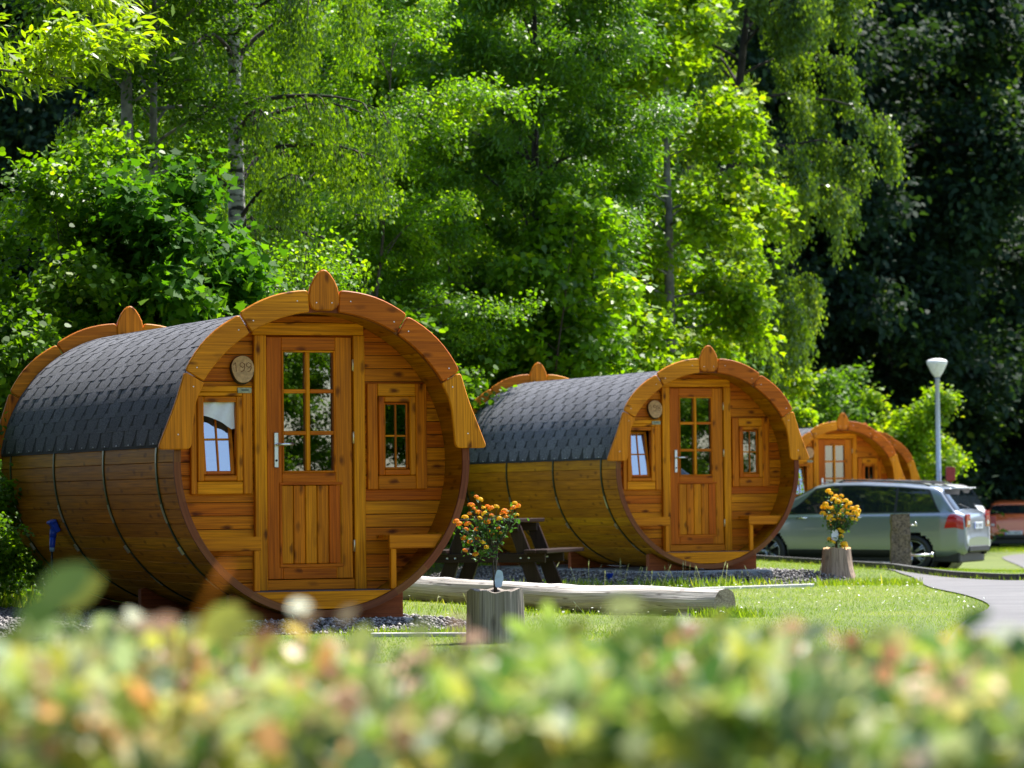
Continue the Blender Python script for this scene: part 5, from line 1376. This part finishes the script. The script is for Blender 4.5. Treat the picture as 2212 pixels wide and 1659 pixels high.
# white clover and daisies on the lawn
LM['clover'] = leafmat('white_clover', [(0, (.6, .6, .5)), (1, (.85, .85, .8))], .3, (1, 1, 1))
n = 260; y = 29+14*r.random(n); x = r.uniform(-1, 4.4, n); k = not_bed(x, y) & ~in_poly(x, y, rpp); x, y = x[k], y[k]
me = leaf_mesh('clover_flowers', np.stack([x, y, gz(x, y)+.055], 1), r.normal(size=(len(x), 3))*np.array([1, 1, .2]), np.array([0, 0, 1.])+r.normal(0, .5, (len(x), 3)), r.uniform(.014, .026, len(x)), 'round', r.random(len(x)), LM['clover'])
o = bpy.data.objects.new('clover_flowers', me); COL.objects.link(o); o['kind'] = 'stuff'

# ------------------------------------------------------------------ foreground hedge
LM['hedge'] = leafmat('hedge_leaves', [(0, (.045, .11, .035)), (.15, (.12, .22, .06)), (.34, (.22, .30, .08)), (.50, (.40, .39, .08)), (.62, (.26, .33, .22)), (.74, (.38, .41, .28)), (.84, (.52, .38, .14)), (.93, (.56, .24, .12)), (1, (.62, .46, .36))], .45, (1.3, 1.3, .8), .45, .4)
LM['hedgenew'] = leafmat('pink_new_hedge_leaves', [(0, (.56, .26, .13)), (.5, (.66, .42, .26)), (1, (.72, .58, .42))], .35, (1.1, 1, .9), .5, .35)
hedge = empty('hedge', (0, 4.6, g(0, 4.6)), label='blurred clipped hedge with yellow green and pinkish leaves across the foreground', cat='hedge')
hz0 = hedge.location.z
r = np.random.default_rng(21); n = nq(34000)
X = r.uniform(-2.4, 2.4, n); Yy = r.uniform(3.85, 5.5, n); top = -.222+.014*np.sin(X*9)+.013*np.sin(X*23+1)+r.exponential(.006, n)+.014*np.clip(1-np.abs(X+.56)/.12, 0, 1)
dep = r.exponential(.10, n); Zz = top-dep
fr = r.random(n) < .40; Yy[fr] = 3.85+r.exponential(.06, fr.sum()); Zz[fr] = top[fr]-r.uniform(0, .74, fr.sum())
Zz = np.maximum(Zz, -.88)
lv = r.beta(1.5, 1.35, n)*.86+.12*r.random(n)+.10*np.sin(X*5+Zz*11)-.05
fleaf('foliage', np.stack([X, Yy-4.6, Zz-hz0], 1), rnd_unit(r, n)+np.array([0, -.2, .35]), rnd_unit(r, n)*.9+np.array([0, -.25, .8]), r.uniform(.028, .060, n), 'oval', lv, LM['hedge'], hedge)
n = nq(1000); X = r.uniform(-2.4, 2.4, n); Yy = r.uniform(3.85, 5.3, n); fr = r.random(n) < .5; Yy[fr] = 3.84+r.exponential(.03, fr.sum()); Zz = -.206-np.where(fr, r.uniform(0, .55, n), r.exponential(.02, n))
fleaf('new_leaves', np.stack([X, Yy-4.6, Zz-hz0], 1), rnd_unit(r, n)+np.array([0, 0, .5]), rnd_unit(r, n)+np.array([0, -.6, .5]), r.uniform(.016, .034, n), 'round', r.random(n), LM['hedgenew'], hedge)
# shoots standing out of the top: (x px, y px, size, tone)
sh_ = [(130, 1290, .075, .30), (165, 1305, .07, .50), (75, 1340, .07, .22), (20, 1400, .06, .38), (105, 1375, .06, .30), (470, 1362, .066, .52), (495, 1375, .06, .48), (640, 1312, .036, .58), (655, 1345, .032, .97), (300, 1350, .04, .98), (345, 1352, .036, .95),
       (745, 1340, .030, .99), (1332, 1312, .052, .42), (1395, 1345, .04, .40), (1545, 1345, .034, .45), (2090, 1350, .05, .12), (1700, 1355, .036, .9), (1745, 1372, .045, .68), (2160, 1370, .05, .7), (1480, 1372, .036, .93), (900, 1372, .036, .55), (1010, 1375, .034, .96), (1230, 1365, .04, .5), (560, 1385, .04, .92), (410, 1372, .038, .72), (980, 1350, .026, .97), (1890, 1372, .036, .45), (230, 1395, .045, .6)]
P_ = []; tw = MB(600)
for i, (xx, yy, s_, t_) in enumerate(sh_):
    Y_ = 4.25+(i*37 % 10)*.05; p = Vector(((xx-1106)/8000*Y_, Y_-4.6, (1076+.0107*(1106-xx)-yy)/8000*Y_-hz0)); P_.append(p-Vector((s_*.35, 0, s_*.1)))
    tw.tube([p+Vector((.0, 0, -.16)), p+Vector((.004, 0, -.07)), p], [.0022, .0018, .0012], M['twig'], 5, caps=False)
a = np.array(P_); sz = np.array([q[2] for q in sh_]); lv = np.array([q[3] for q in sh_])
D_ = np.stack([r.uniform(.5, 1, len(sh_)), r.normal(0, .3, len(sh_)), r.uniform(.1, .7, len(sh_))], 1); N_ = np.stack([r.normal(0, .3, len(sh_)), np.full(len(sh_), -.8), r.uniform(.4, .8, len(sh_))], 1)
fleaf('shoot_leaves', a, D_, N_, sz, 'oval', lv, LM['hedge'], hedge)
for k in range(260):
    x0, y0 = r.uniform(-2.3, 2.3), r.uniform(-.65, .8); tw.tube([(x0, y0, -.9-hz0), (x0+r.normal(0, .05), y0+r.normal(0, .04), -.5-hz0), (x0+r.normal(0, .10), y0+r.normal(0, .06), -.20-hz0)], [.006, .004, .002], M['twig'], 5, caps=False)
p = Vector(((425-1106)/8000*3.7, 3.7-4.6, (1083-1262)/8000*3.7-hz0)); tw.tube([p+Vector((-.03, 0, -.16)), p+Vector((0, 0, -.03)), p+Vector((.03, 0, .02))], [.0035, .0035, .003], M['arch'], 6)
tw.build('twigs', hedge)
